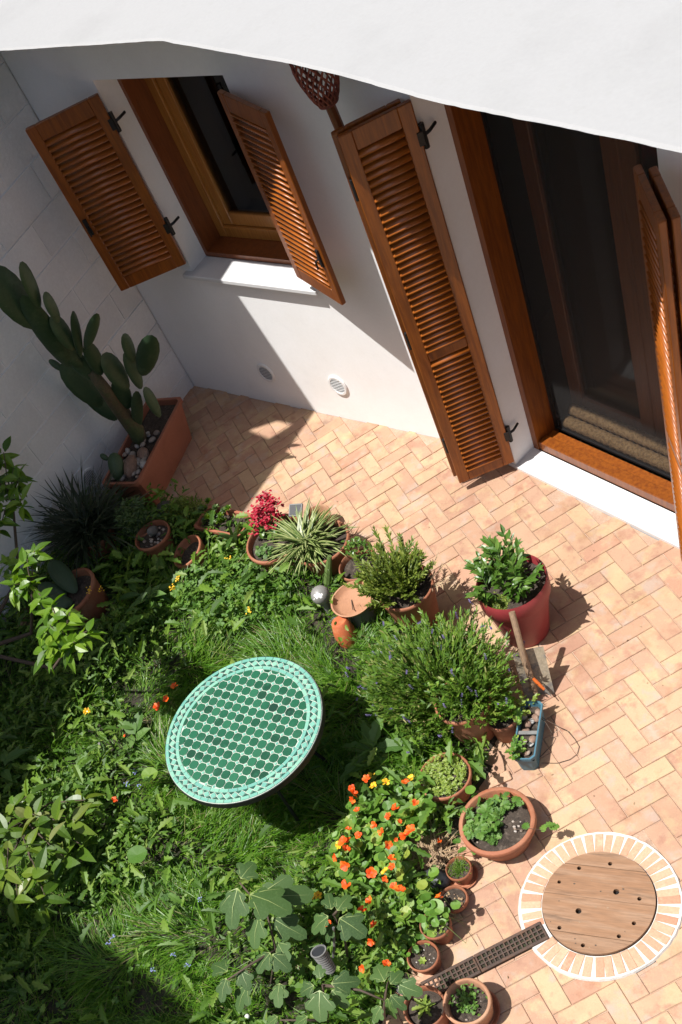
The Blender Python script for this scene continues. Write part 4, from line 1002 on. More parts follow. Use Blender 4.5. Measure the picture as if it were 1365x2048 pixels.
# rectangular trough with a succulent
t = thing('window_box', 'square cornered terracotta box with a rosette succulent at its left end', 'planter', (1.43, -1.17, 0), math.atan2(.03, .32)); trough(t, .42, .20, .15, TERRAPLASTIC, .02, .05, .012)
sm_ = MB(); sm_.add([(-.19, -.08, .115), (.19, -.08, .115), (.19, .08, .115), (-.19, .08, .115)], [(0, 1, 2, 3)]); sm_.build('soil', SOIL, t)
for q in range(16):
    px_, py_, pz_ = random.uniform(-.15, .02), random.uniform(-.05, .08), .15 + random.uniform(0, .1)
    V, F = scatter(T_OVAL, np.tile((px_, py_, pz_), (16, 1)), np.linspace(0, 6.28, 16) * 2.4, np.linspace(.2, 1.2, 16), np.full(16, .035), np.full(16, .016)); link('rosette', arrmesh('rosette', V, F, LEMON if q > 5 else SUCC), t)
t = pot('flower_pot', 'tiny terracotta pot with an aloe beside the crimson flowers', 'potted plant', (1.62, -1.27), .062, .10, .05, soil=.02, group=G1, seed=7)
leafobjs('leaf', arrmesh('leaf', *t_leaf(.5, .1, 4), SUCC), t, [((0, 0, .08), a, .9 + .3 * math.sin(a * 3), 0, .17, .028) for a in np.linspace(0, 5.6, 8)])
# kalanchoe bowl
t = pot('flower_pot', 'wide terracotta bowl with a cluster of crimson flowers', 'potted plant', (2.0, -1.215), .205, .22, .14, soil=.045, group=G1, seed=8)
g = np.random.default_rng(61); fp = []
for q in range(26):
    a = g.uniform(0, 6.28); d = .085 * math.sqrt(g.random()); fp.append((-.09 + d * math.cos(a) * 1.1, .10 + d * math.sin(a), .31 + g.uniform(-.02, .07)))
fp += [(-.17, .02, .27), (-.14, -.02, .25), (-.02, .03, .28), (.0, .08, .30), (-.18, .10, .29)]
for q, p in enumerate(fp):
    pp_ = np.array(p) + g.normal(0, .015, (16, 3)); V, F = scatter(T_OVAL, pp_, g.uniform(0, 6.28, 16), g.uniform(-.2, .9, 16), np.full(16, .024), np.full(16, .020)); tag(link('flower_head', arrmesh('flower_head', V, F, PETALR), t), kind='stuff')
stems([[np.array((-.08, .06, .17)), np.array(p)] for p in fp], STEM, t, .003)
P, d = ellipsoid(60, (-.06, .06, .22), (.12, .10, .06), 62, zmin=-.2); foliage(T_DISC, P, SHRUBG, t, (.03, .05), (.028, .045), (0, .6), seed=63)
P, d = ellipsoid(40, (.0, -.11, .20), (.08, .05, .05), 64, zmin=-.1); foliage(T_DISC, P, BIGLEAF, t, (.025, .04), (.022, .035), (0, .6), 'seedlings', seed=65)
# spider plant bowl
t = pot('flower_pot', 'terracotta bowl with a cream striped spider plant spilling over its front', 'potted plant', (2.33, -1.135), .185, .21, .13, soil=.04, group=G1, seed=9)
n_ = 270; g = np.random.default_rng(66); P = np.column_stack([g.normal(-.07, .035, n_), g.normal(-.05, .035, n_), np.full(n_, .20)])
yw = g.uniform(0, 6.28, n_); ptc = g.uniform(.30, 1.3, n_); LL = g.uniform(.12, .27, n_); rl_ = g.normal(0, .2, n_)
V, F = scatter(T_STRAP, P, yw, ptc, LL, np.full(n_, .012), rl_); V2, F2 = scatter(T_STRAP, P + np.array([0, 0, .0015]), yw, ptc, LL, np.full(n_, .0055), rl_)
me_ = arrmesh('striped_leaves', np.concatenate([V, V2 + np.array([0, 0, .001])]), np.concatenate([F, F2 + len(V)]), [SPIDERG, SPIDER]); me_.polygons.foreach_set('material_index', [0] * len(F) + [1] * len(F2))
tag(link('striped_leaves', me_, t), kind='stuff')
t = pot('flower_pot', 'small beige empty pot on the patio behind the spider plant', 'plant pot', (2.09, -.915), .092, .14, .075, TERRAPALE, (.02, .006), .10, group=G1, seed=10, thick=.008)
t = thing('solar_light', 'dark square solar light panel standing in the spider plant bowl', 'solar lamp', (2.17, -1.02, .2)); m = MB()
TT = Matrix.Translation((-.09, -.01, .10)) @ Matrix.Rotation(.35, 4, 'Z') @ Matrix.Rotation(.5, 4, 'X'); m.bbox((-.048, -.04, -.01), (.048, .04, .006), .004, T=TT); m.build('housing', GREYPLASTIC, t)
m = MB(); m.box((-.040, -.033, .0062), (.040, .033, .0075), T=TT); m.build('panel', SOLAR, t); m = MB(); m.tube([(-.09, -.01, .09), (-.07, .0, -.05)], .008, 6); m.build('spike', GREYPLASTIC, t)
# small soil pot
t = pot('flower_pot', 'terracotta pot of dark soil between the spider plant and the conifer', 'plant pot', (2.66, -1.19), .125, .18, .09, soil=.04, group=G1, seed=11)
P, d = ellipsoid(150, (-.02, .07, .22), (.11, .06, .08), 67, zmin=-.3); foliage(T_OVAL, P, SHRUBG, t, (.02, .035), (.012, .02), (0, .8), seed=68)
# birdbath saucer on an upturned pot, and the clay vase below it
t = thing('birdbath', 'shallow terracotta saucer used as a birdbath in front of the conifer pot', 'birdbath', (2.83, -1.45, 0)); m = MB()
m.lathe([(0, .175), (.09, .175), (.118, .20), (.134, .222), (.136, .228), (.126, .229), (.112, .205), (.092, .190), (0, .188)], 44); soft(m.build('saucer', TERRAPALE, t), 60)
m = MB(); m.lathe([(0, .174), (.075, .174), (.09, .0), (0, 0)], 32); m.build('plinth', GREYPLASTIC, t)
m = MB(); m.tube([(-.03, .01, .191), (.03, -.05, .205), (.045, -.06, .215)], .003, 5); m.build('twig', TWIG, t)
t = thing('clay_vase', 'orange clay vase sunk in the grass below the birdbath', 'vase', (2.843,-1.624,0.000)); m = MB(); m.lathe([(0, 0), (.05, 0), (.068, .06), (.066, .12), (.052, .19), (.044, .20), (0, .20)], 30); o = soft(m.build('vase', ORANGEPOT, t), 50); o.rotation_euler = (-.12, -.10, 0)
# globe lamp
t = thing('globe_lamp', 'grey globe garden lamp with a bright peeling patch', 'garden lamp', (2.60, -1.49, 0)); m = MB(); m.lathe([(.058 * math.sin(math.pi * k / 14), .215 - .058 * math.cos(math.pi * k / 14)) for k in range(15)], 28); m.build('globe', GLOBE, t, smooth=True)
m = MB(); m.lathe([(.0, 0), (.022, 0), (.022, .14), (.034, .15), (.034, .175), (0, .175)], 18); m.build('post', GREYPLASTIC, t)
tag(rock('stone', STONE, (.07, .05, .05), (2.70, -1.54, .03), 54), 'rough grey stone at the foot of the globe lamp', 'stone')
# columnar cactus leaning by the spider plant
t = thing('small_cactus', 'small upright ribbed cactus stem leaning out behind the globe lamp', 'cactus', (2.62, -1.36, 0)); m = MB()
path = [Vector(p) - Vector((2.62, -1.36, 0)) for p in ((2.480,-1.332,0.100), (2.498,-1.293,0.180), (2.522,-1.251,0.270))]
m.tube([tuple(p) for p in path], [.026, .024, .014], 8); m.build('stem', SUCC, t, smooth=False)
# tall conifer pot
t = pot('flower_pot', 'tall terracotta pot with a feathery yellow green conifer', 'potted plant', (3.19, -1.34), .165, .37, .115, soil=.04, group=G1, seed=12, tilt=(.02, .04))
g = np.random.default_rng(70); cs = []; ds = []; ls = []
for q in range(150):
    a = g.uniform(0, 6.28); d = .11 * math.sqrt(g.random()); cs.append((-.06 + d * math.cos(a), d * math.sin(a) - .0, .33)); ds.append((.75 * d / .11 * math.cos(a) + g.normal(-.15, .2), .75 * d / .11 * math.sin(a) + g.normal(0, .2), 1)); ls.append(g.uniform(.10, .25))
ls[:6] = [.33, .3, .31, .3, .28, .28]
(P, YW, PT, LL, WW), pth = sprays(cs, ds, 34, ls, None, (.022, .04), (.30, .44), 71, .15, .8)
V, F = scatter(T_NEEDLE, P, YW, PT + .2, LL, WW, g.normal(0, .6, len(P))); tag(link('foliage', arrmesh('foliage', V, F, CONIFER), t), kind='stuff'); stems(pth, STEM, t, .003)
cs = [(.10, .08, .34), (.12, .04, .34), (.08, .10, .34)]; (P, YW, PT, LL, WW), pth = sprays(cs, [(.5, .4, .7), (.8, .2, .6), (.2, .6, .7)], 14, [.16, .17, .15], None, (.03, .045), (.18, .25), 72, .1, 1.0)
V, F = scatter(T_NEEDLE, P, YW, PT, LL, WW); link('dry_frond', arrmesh('dry_frond', V, F, STRAW), t); stems(pth, TWIG, t, .003)
# lavender
t = pot('flower_pot', 'terracotta pot almost swallowed by a spreading lavender bush', 'potted plant', (3.90, -1.835), .15, .31, .115, soil=.03, group=G1, seed=13)
tl_ = thing('lavender_bush', 'large lavender bush with small violet flower heads beside the spade', 'bush', (3.66, -1.76, 0))
g = np.random.default_rng(75); cs = []; ds = []; ls = []
for q in range(900):
    a = g.uniform(0, 6.28); d = math.sqrt(g.random()); cs.append((.22 * d * math.cos(a) + .02, .16 * d * math.sin(a), .04 + .14 * g.random())); ds.append((1.05 * d * math.cos(a) + g.normal(0, .18), .80 * d * math.sin(a) + g.normal(0, .18), .95)); ls.append(g.uniform(.18, .38))
for q in range(170): cs.append((.25 + g.normal(0, .04), -.03 + g.normal(0, .04), .27)); ds.append((g.normal(.1, .4), g.normal(-.3, .4), .8)); ls.append(g.uniform(.1, .22))
(P, YW, PT, LL, WW), pth = sprays(cs, ds, 26, ls, None, (.024, .046), (.13, .22), 76, .12, .55); WW = WW * 1.5
V, F = scatter(T_NEEDLE, P, YW, PT + .25, LL, WW, g.normal(0, .5, len(P))); tag(link('foliage', arrmesh('foliage', V, F, LAVENDER), tl_), kind='stuff'); stems(pth[::2], STEM, tl_, .002)
fh = []
fme = arrmesh('flower_head', *scatter(T_OVAL, np.array([(0, 0, .004 * q) for q in range(14)]), np.linspace(0, 20, 14), np.full(14, .5), np.full(14, .010), np.full(14, .008)), PETALB)
stp = []
for q in range(60):
    i = int(g.integers(0, 900)); e = pth[i][-1]; dd = e - pth[i][-3]; dd = dd / np.linalg.norm(dd) * g.uniform(.02, .07); tip = e + dd + np.array([0, 0, .015]); stp.append([e, tip])
    link('flower_head', fme, tl_, tuple(tip), (g.normal(0, .4), g.normal(0, .4), 0), (.72,) * 3)
stems(stp, STEM, tl_, .0014)
for q in range(3): 
    m = MB(); a = np.array((-.16 + .05 * q, -.28, .22)); m.tube([a, a + np.array((.16, .13 - .05 * q, .04))], .003, 5); m.build('dry_twig', STRAW, tl_)
# the second pot of lemon balm at the blue box
t = pot('flower_pot', 'terracotta pot with bright round leaved mint between lavender and blue box', 'potted plant', tuple((4.068,-1.780,0.170)[:2]), .085, .17, .065, soil=.02, group=G1, seed=14)
g = np.random.default_rng(78)
cs = [(g.normal(0, .04), g.normal(0, .04), .15) for q in range(16)]; ds = [(g.normal(0, .4), g.normal(-.1, .4), 1) for q in range(16)]; (P, YW, PT, LL, WW), pth = sprays(cs, ds, 8, [g.uniform(.08, .2) for q in range(16)], None, (.03, .045), (.7, .9), 79, .2, 1.0)
V, F = scatter(T_OVAL, P, YW, PT, LL, WW, g.normal(0, .3, len(P))); tag(link('foliage', arrmesh('foliage', V, F, NAST), t), kind='stuff'); stems(pth, STEM, t, .002)
t = thing('mint', 'patch of fresh mint in front of the lavender bush', 'plant', (3.785,-1.808,0.000)); cs = [(g.normal(0, .05), g.normal(0, .03), .2 + .1 * g.random()) for q in range(12)]; (P, YW, PT, LL, WW), pth = sprays(cs, [(g.normal(0, .3), g.normal(-.2, .3), 1) for q in range(12)], 8, [g.uniform(.08, .16) for q in range(12)], None, (.026, .04), (.7, .9), 80, .2, 1.0)
V, F = scatter(T_OVAL, P, YW, PT, LL, WW, g.normal(0, .3, len(P))); tag(link('foliage', arrmesh('foliage', V, F, NAST), t), kind='stuff'); stems([[np.array((p[0][0] * .4, p[0][1] * .4, 0)), p[0], p[-1]] for p in pth], STEM, t, .002)
# blue window box
t = thing('window_box', 'narrow blue plastic window box holding stones and a few green sprigs', 'planter', (4.223, -1.785, 0), math.atan2(-.32, .142)); trough(t, .36, .125, .14, BLUEPOT, .022, .03, .007, rimo=.006)
sm_ = MB(); sm_.add([(-.165, -.05, .105), (.165, -.05, .105), (.165, .05, .105), (-.165, .05, .105)], [(0, 1, 2, 3)]); sm_.build('soil', SOIL, t)
m = MB(); m.box((.0, -.055, .122), (.02, .055, .13)); m.build('cross_strut', GREYPLASTIC, t)
rr = random.Random(5)
for k in range(15):
    s = rr.uniform(.010, .022); rock('stone', BROWNROCK if k % 3 else PEBBLE, (s * 1.2, s, s * .8), (rr.uniform(-.13, .14), rr.uniform(-.035, .04), .118), 500 + k, t, rr.uniform(0, 3), .35)
for (x0, n__) in ((.13, 12), (-.14, 8)):
    cs = [(x0 + g.normal(0, .02), g.normal(-.02, .02), .11) for q in range(n__)]; (P, YW, PT, LL, WW), pth = sprays(cs, [(g.normal(0, .4), g.normal(-.2, .4), 1) for q in range(n__)], 7, [g.uniform(.05, .11) for q in range(n__)], None, (.02, .034), (.6, .9), 81, .2, 1.0)
    V, F = scatter(T_OVAL, P, YW, PT, LL, WW, g.normal(0, .3, len(P))); tag(link('sprigs', arrmesh('sprigs', V, F, SEEDLING if x0 < 0 else NAST), t), kind='stuff'); stems(pth, TWIG, t, .0015)
m = MB(); pts_ = [(4.208,-1.670,0.100), (4.267,-1.692,0.100), (4.307,-1.713,0.060), (4.293,-1.722,0.030), (4.311,-1.714,0.020), (4.319,-1.754,0.006), (4.301,-1.844,0.006), (4.268,-1.877,0.010)]
t = thing('wire', 'thin brown wire curling from the blue box over the pavers', 'wire', (4.339,-1.708,0.000)); m.tube([tuple(Vector(p) - t.location) for p in pts_], .0022, 5); m.build('strand', TWIG, t)
m = MB(); pts_ = [(4.208,-1.670,0.100), (4.326,-1.665,0.050), (4.354,-1.653,0.020), (4.410,-1.677,0.008), (4.453,-1.706,0.006), (4.466,-1.749,0.006), (4.448,-1.792,0.006), (4.401,-1.836,0.006), (4.326,-1.869,0.006)]; m.tube([tuple(Vector(p) - t.location) for p in pts_], .0017, 5); m.build('strand', TWIG, t)
# seedlings
t = pot('flower_pot', 'terracotta pot packed with lime green seedlings', 'potted plant', (3.985, -2.205), .14, .17, .105, soil=.02, group=G1, seed=15)
g = np.random.default_rng(85); n_ = 620; a = g.uniform(0, 6.28, n_); d = .118 * np.sqrt(g.random(n_)); P = np.column_stack([d * np.cos(a), d * np.sin(a), .155 + .045 * g.random(n_)])
V, F = scatter(T_TREFOIL, P, g.uniform(0, 6.28, n_), g.normal(0, .35, n_), g.uniform(.014, .022, n_), g.uniform(.014, .022, n_), g.normal(0, .35, n_)); tag(link('seedlings', arrmesh('seedlings', V, F, SEEDLING), t), kind='stuff')
# large bowl
t = pot('flower_pot', 'widest terracotta bowl on the pavers with an ivy leaved plant', 'potted plant', (4.372, -2.31), .19, .17, .145, soil=.045, group=G1, seed=16, rim=(.045, .012), thick=.022)
cs = [(g.normal(-.05, .05), g.normal(.0, .06), .12) for q in range(26)]; ds = [(g.normal(-.1, .6), g.normal(-.1, .7), 1) for q in range(26)]; (P, YW, PT, LL, WW), pth = sprays(cs, ds, 7, [g.uniform(.06, .16) for q in range(26)], None, (.034, .05), (.8, 1.0), 86, .35, 1.0)
extra = [((.17, .03, .17), 0), ((-.06, -.19, .15), 0), ((-.01, -.20, .14), 0), ((-.10, -.18, .16), 0), ((.24, .05, .16), 0), ((.23, .075, .165), 0), ((.25, .08, .155), 0)]
P = np.concatenate([P, [e[0] for e in extra]]); k_ = len(extra); YW = np.concatenate([YW, g.uniform(0, 6, k_)]); PT = np.concatenate([PT, np.zeros(k_)]); LL = np.concatenate([LL, np.full(k_, .05)]); WW = np.concatenate([WW, np.full(k_, .045)])
V, F = scatter(T_JAG, P, YW, PT, LL, WW, g.normal(0, .3, len(P))); tag(link('foliage', arrmesh('foliage', V, F, CLOVER), t), kind='stuff'); stems(pth + [[np.array((.08, .0, .13)), np.array((.17, .03, .175)), np.array((.24, .06, .16))]], TWIG, t, .002)
crumbs(t, .14, .13, 26, PEBBLE, (.005, .012), 'pebble', 9)
# five small pots and saucers down to the corner
t = pot('flower_pot', 'small round terracotta pot standing in a saucer below the wide bowl', 'potted plant', (4.312, -2.596), .066, .11, .05, soil=.018, group=G1, seed=17, thick=.007)
m = MB(); m.lathe([(0, .0), (.065, 0), (.078, .018), (.074, .018), (.062, .006), (0, .006)], 32); m.build('saucer', TERRA, t, (-.0, .0, .001))
g = np.random.default_rng(88); P = np.column_stack([g.normal(0, .022, 260), g.normal(0, .022, 260), np.full(260, .095)]); foliage(T_NEEDLE, P, LAVENDER, t, (.02, .045), (.002, .004), (.3, 1.3), 'sprigs', seed=89)
t = pot('flower_pot', 'terracotta saucer pot half under a big nasturtium leaf', 'plant pot', (4.36, -2.735), .072, .07, .055, soil=.015, group=G1, seed=18, thick=.008); crumbs(t, .05, .06, 18, STRAW, (.004, .009), 'chip', 11)
t = pot('flower_pot', 'terracotta pot with a grey stone on its soil', 'plant pot', (4.387, -2.905), .078, .14, .058, soil=.022, group=G1, seed=19)
rock('stone', STONE, (.032, .026, .02), (-.02, .02, .128), 91, t, .4); P = np.column_stack([g.normal(.02, .02, 30), g.normal(-.01, .02, 30), np.full(30, .13)]); foliage(T_OVAL, P, SEEDLING, t, (.01, .02), (.008, .014), (0, .8), 'seedlings', seed=90)
t = pot('flower_pot', 'terracotta pot of bare soil with one seedling beside the drain', 'plant pot', (4.415, -3.065), .08, .12, .06, soil=.022, group=G1, seed=20)
V, F = scatter(T_OVAL, np.tile((.01, -.02, .105), (6, 1)), np.linspace(0, 5.2, 6), np.full(6, .4), np.full(6, .024), np.full(6, .016)); link('seedling', arrmesh('seedling', V, F, SEEDLING), t); crumbs(t, .055, .1, 14, PEBBLE, (.003, .007), 'pebble', 12)
t = pot('flower_pot', 'pale terracotta pot of weedy soil standing on the drain end', 'potted plant', (4.745, -3.155), .112, .17, .088, TERRAPALE, soil=.05, group=G1, seed=21, rim=(.035, .009), thick=.014)
m = MB(); m.lathe([(0, .0), (.10, 0), (.122, .022), (.116, .022), (.096, .006), (0, .006)], 32); m.build('saucer', TERRA, t, (.0, -.0, .001))
P = np.column_stack([g.normal(-.02, .035, 130), g.normal(.01, .035, 130), .125 + .02 * g.random(130)]); foliage(T_OVAL, P, CLOVER, t, (.012, .026), (.010, .02), (0, .8), 'seedlings', seed=92); crumbs(t, .08, .12, 16, PEBBLE, (.003, .006), 'pebble', 13)
t = pot('flower_pot', 'terracotta pot in the bottom corner with a lettuce like seedling', 'potted plant', (4.585, -3.275), .102, .17, .08, soil=.035, group=G1, seed=22)
V, F = scatter(T_JAG, np.tile((-.01, -.0, .14), (11, 1)), np.linspace(0, 11, 11), np.linspace(.1, .9, 11), np.full(11, .06), np.full(11, .022)); link('seedling', arrmesh('seedling', V, F, SEEDLING), t)
tag(rock('stone', DARKROCK, (.085, .06, .06), (4.211,-2.682,0.050), 95, None, .4), 'dark stone with grey streaks beside the nasturtiums', 'stone')
tag(rock('stone', STONE, (.05, .04, .035), (4.382,-3.231,0.030), 96, None, .4), 'pale stone half under the fig leaves at the drain', 'stone')
# dry straw by the small pots
g = np.random.default_rng(97); n_ = 520; c_ = (4.101,-2.595,0.030); P = np.column_stack([c_[0] + g.normal(0, .055, n_), c_[1] + g.normal(0, .06, n_), .02 + .05 * g.random(n_)])
V, F = scatter(T_BLADE, P, g.normal(.6, .9, n_), g.uniform(-.1, .5, n_), g.uniform(.06, .16, n_), g.uniform(.003, .006, n_)); tag(link('dry_straw', arrmesh('dry_straw', V, F, STRAW)), kind='stuff')

# woven lantern on its post behind the tall shutter
t = thing('lantern', 'red woven wicker lantern on a wooden post beside the tall shutter', 'lantern', (2.69, -.20, 0))
m = MB(); m.tube([(.16, .06, 0), (.07, .03, 1.2), (0, 0, 2.27)], .024, 8); m.build('post', WOODD, t)
m = MB(); nW = 18
def wr_(z): return .042 + .062 * min(1, (z / .16)) ** .7 if z < .16 else .104
for s in (-1, 1):
    for k in range(nW):
        m.tube([(wr_(z) * math.cos(2 * math.pi * k / nW + s * z * 7.0), wr_(z) * math.sin(2 * math.pi * k / nW + s * z * 7.0), 2.262 + z) for z in np.linspace(0, .30, 11)], .0042, 5, cap=False)
for z in (0.002, .30):
    m.tube([(wr_(z) * math.cos(2 * math.pi * k / 30), wr_(z) * math.sin(2 * math.pi * k / 30), 2.262 + z) for k in range(31)], .006, 6, cap=False)
m.build('wicker_shade', WICKER, t, smooth=True)
m = MB(); m.lathe([(0, 2.262), (.05, 2.264), (.05, 2.27), (0, 2.272)], 16); m.build('shade_base', WICKER, t)
# ================================================================== lawn, weeds and flowers
gpoly = GARDEN
LAWN = [p[:2] for p in ((2.392,-1.587,0.000), (2.910,-1.402,0.000), (3.267,-1.692,0.000), (3.398,-2.185,0.000), (3.555,-2.599,0.000), (3.720,-2.916,0.000), (3.480,-3.170,0.000), (2.934,-3.177,0.000), (2.388,-3.005,0.000), (1.905,-2.635,0.000), (1.790,-2.186,0.000))]
LAWN2 = [p[:2] for p in ((2.462,-4.051,0.000), (2.632,-3.611,0.000), (3.198,-3.483,0.000), (3.637,-3.903,0.000), (2.808,-4.520,0.000))]
DRY = [p[:2] for p in ((3.587,-3.372,0.000), (3.792,-3.197,0.000), (4.021,-3.319,0.000), (3.862,-3.469,0.000))]
def near_pots(x, y):
    m = np.zeros(x.shape, bool)
    for (a, b, r) in (tuple((4.090,-2.575,0.000)[:2]) + (.15,), (.5, -1.62, .14), (1.0, -1.47, .13), (1.36, -1.44, .12), (.80, -2.09, .2), (2.0, -1.215, .2), (2.33, -1.135, .18), (2.66, -1.19, .12), (2.83, -1.45, .08), (3.19, -1.34, .15), (3.90, -1.835, .15), (4.03, -1.66, .08),
                      (3.985, -2.205, .13), (4.372, -2.31, .19), (4.312, -2.596, .07), (4.36, -2.735, .07), (4.387, -2.905, .07), (4.415, -3.065, .075), (4.585, -3.275, .1), (1.62, -1.27, .06), (2.60, -1.49, .03)):
        m |= (x - a) ** 2 + (y - b) ** 2 < r * r
    return m
def sample(n_, seed, box=(.1, 4.45, -4.75, -1.05), keep=None):
    g = np.random.default_rng(seed); x = g.uniform(box[0], box[1], n_); y = g.uniform(box[2], box[3], n_)
    ok = inpoly(x, y, gpoly) & ~near_pots(x, y)
    # leave out what lies beyond the bottom edge of the picture by more than a step
    ok &= y > -4.75
    if keep is not None: ok &= keep(x, y, g)
    return x[ok], y[ok], g
def ground_z(x, y): return 0.012 + 0.035 * .5 + 0 * x
# grass
def kg(x, y, g):
    lawn = inpoly(x, y, LAWN) | inpoly(x, y, LAWN2); dens = np.where(lawn, 1.0, .42) * (.55 + .9 * vnoise(x, y, 4, 11))
    return g.random(x.shape) < dens
x, y, g = sample(150000, 101, keep=kg)
n_ = len(x); lawn = inpoly(x, y, LAWN) | inpoly(x, y, LAWN2)
tuft = vnoise(x, y, 7, 12); yaw = vnoise(x, y, 2.6, 13) * 14 + g.normal(0, .55, n_); hgt = (.06 + .13 * vnoise(x, y, 3.2, 14)) * (.6 + .8 * tuft) * np.where(lawn, 1.0, .9) * g.uniform(.7, 1.35, n_)
pit = np.clip(g.normal(.95, .30, n_) - .45 * vnoise(x, y, 3.0, 15), .15, 1.5)
V, F = scatter(T_BLADE, np.column_stack([x, y, np.full(n_, .02)]), yaw, pit, hgt * 1.25, g.uniform(.0038, .0072, n_), g.normal(0, .5, n_))
tag(link('lawn_grass', arrmesh('lawn_grass', V, F, BLADE)), kind='stuff')
# broad undergrowth
def kw(x, y, g):
    lawn = inpoly(x, y, LAWN) | inpoly(x, y, LAWN2); return g.random(x.shape) < np.where(lawn, .10, 1.0) * np.clip(2.1 * vnoise(x, y, 3.6, 16) - .25, .06, 1)
x, y, g = sample(30000, 102, keep=kw); n_ = len(x)
hm = .05 + .20 * np.clip(vnoise(x, y, 2.3, 17) * 1.5 - .25, 0, 1); z = .02 + hm * np.sqrt(g.random(n_))
V, F = scatter(T_LONG, np.column_stack([x, y, z]), g.uniform(0, 6.28, n_), g.normal(.25, .40, n_), g.uniform(.025, .062, n_) * (.7 + .6 * vnoise(x, y, 5, 18)), g.uniform(.009, .024, n_), g.normal(0, .5, n_))
x2, y2, g = sample(9000, 103, keep=kw); n2 = len(x2); z2 = .02 + (.05 + .22 * np.clip(vnoise(x2, y2, 2.3, 17) * 1.5 - .25, 0, 1)) * np.sqrt(g.random(n2))
Vb, Fb = scatter(T_JAG, np.column_stack([x2, y2, z2]), g.uniform(0, 6.28, n2), g.normal(.3, .35, n2), g.uniform(.04, .09, n2), g.uniform(.018, .036, n2), g.normal(0, .4, n2))
x3, y3, g = sample(2600, 106, keep=kw); n3 = len(x3); z3 = .06 + .2 * g.random(n3)
Vc, Fc = scatter(T_JAG, np.column_stack([x3, y3, z3]), g.uniform(0, 6.28, n3), g.normal(.15, .35, n3), g.uniform(.08, .15, n3), g.uniform(.03, .055, n3), g.normal(0, .4, n3))
V, F = join([(V, F), (Vb, Fb), (Vc, Fc)]); tag(link('weeds', arrmesh('weeds', V, F, WEED)), kind='stuff')
# clover mound below the crimson flowers and patches elsewhere
CL = [p[:2] for p in ((1.351,-1.598,0.050), (1.619,-1.331,0.050), (2.011,-1.294,0.050), (2.285,-1.417,0.050), (2.328,-1.692,0.050), (1.928,-1.920,0.050), (1.495,-1.817,0.050))]
def kc(x, y, g): return g.random(x.shape) < np.where(inpoly(x, y, CL), 1.0, .10 * (vnoise(x, y, 3, 19) > .55))
x, y, g = sample(16000, 104, keep=kc); n_ = len(x); inn = inpoly(x, y, CL); z = .02 + np.where(inn, .20, .12) * np.sqrt(g.random(n_)) * (.5 + .7 * vnoise(x, y, 5, 20)); s = g.uniform(.030, .062, n_)
V, F = scatter(T_TREFOIL, np.column_stack([x, y, z]), g.uniform(0, 6.28, n_), g.normal(0.1, .40, n_), s, s, g.normal(0, .40, n_)); tag(link('clover', arrmesh('clover', V, F, CLOVER)), kind='stuff')
# dry grass patches
x, y, g = sample(26000, 105, keep=lambda x, y, g: inpoly(x, y, DRY) | (g.random(x.shape) < .035)); n_ = len(x)
V, F = scatter(T_BLADE, np.column_stack([x, y, np.full(n_, .03)]), g.uniform(0, 6.28, n_), g.uniform(0, .8, n_), g.uniform(.05, .13, n_), g.uniform(.002, .004, n_)); tag(link('dry_grass', arrmesh('dry_grass', V, F, STRAW)), kind='stuff')

# broad leaved weeds: rosettes whose leaves can be told apart
jag = [arrmesh('leaf', *t_leaf(.16, .2 + .1 * k, 8, lambda y: (0.35 + 0.75 * math.sin(math.pi * min(1, y * 1.05))) * (1.0 if int(round(y * 8)) % 2 else 0.72)), BIGLEAF) for k in range(2)]
plain = [arrmesh('leaf', *t_leaf(.18, .2 + .12 * k, 6), BIGLEAF) for k in range(2)]
def rosette(label, loc, items, me, cat='weed', name='broadleaf_weed', group=None):
    t = thing(name, label, cat, loc, 0, group); leafobjs('leaf', me, t, items); return t
def auto(n_, L, W, seed, h=.08, spread=.03):
    g = np.random.default_rng(seed); return [((g.normal(0, spread), g.normal(0, spread), h * g.uniform(.5, 1.2)), 2.4 * k + g.normal(0, .3), g.uniform(.05, .7), g.normal(0, .2), L * g.uniform(.65, 1.15), W * g.uniform(.8, 1.15)) for k in range(n_)]
rosette('tall weed with long plain leaves in front of the empty tilted pot', (1.278,-1.873,0.000), auto(11, .17, .065, 201, .16), plain)
rosette('pale sow thistle with toothed leaves at the edge of the table shadow', (3.515,-2.222,0.000), [((0, 0, .16), .15, .55, 0, .20, .075), ((.01, 0, .15), -1.1, .3, .1, .22, .085), ((0, 0, .12), 1.9, .3, 0, .20, .07), ((0, -.02, .12), 2.8, .2, 0, .24, .09), ((-.01, 0, .14), .9, .35, 0, .18, .06), ((0, 0, .1), -2.2, .3, 0, .16, .06)], jag)
rosette('lobed weed rosette left of the mosaic table', (1.824,-3.150,0.000), auto(14, .16, .05, 203, .15), jag)
rosette('long leaved weed with a folded leaf at the left edge above the shrub', (1.264,-3.364,0.000), auto(10, .17, .06, 204, .2), plain)
rosette('weed with broad leaves in the shade right of the big pot', (1.333,-2.187,0.000), auto(10, .13, .07, 205, .12), plain)
rosette('dark broad leaved weed below the left rim of the table', (1.950,-2.736,0.000), auto(7, .13, .09, 206, .1), plain)
rosette('toothed weed on the bare ground at the bottom of the picture', (3.277,-3.734,0.000), auto(8, .13, .045, 207, .06), jag)
rosette('low weed rosette in the shaded corner of the lawn', (2.441,-4.354,0.000), auto(8, .13, .05, 208, .06), jag)
rosette('bushy weed between the table and the spotlight', (2.841,-3.502,0.000), auto(16, .10, .035, 209, .12, .06), jag)
rosette('small weed against the block wall by the left edge', (0.429,-2.710,0.000), auto(9, .14, .06, 210, .12), plain)

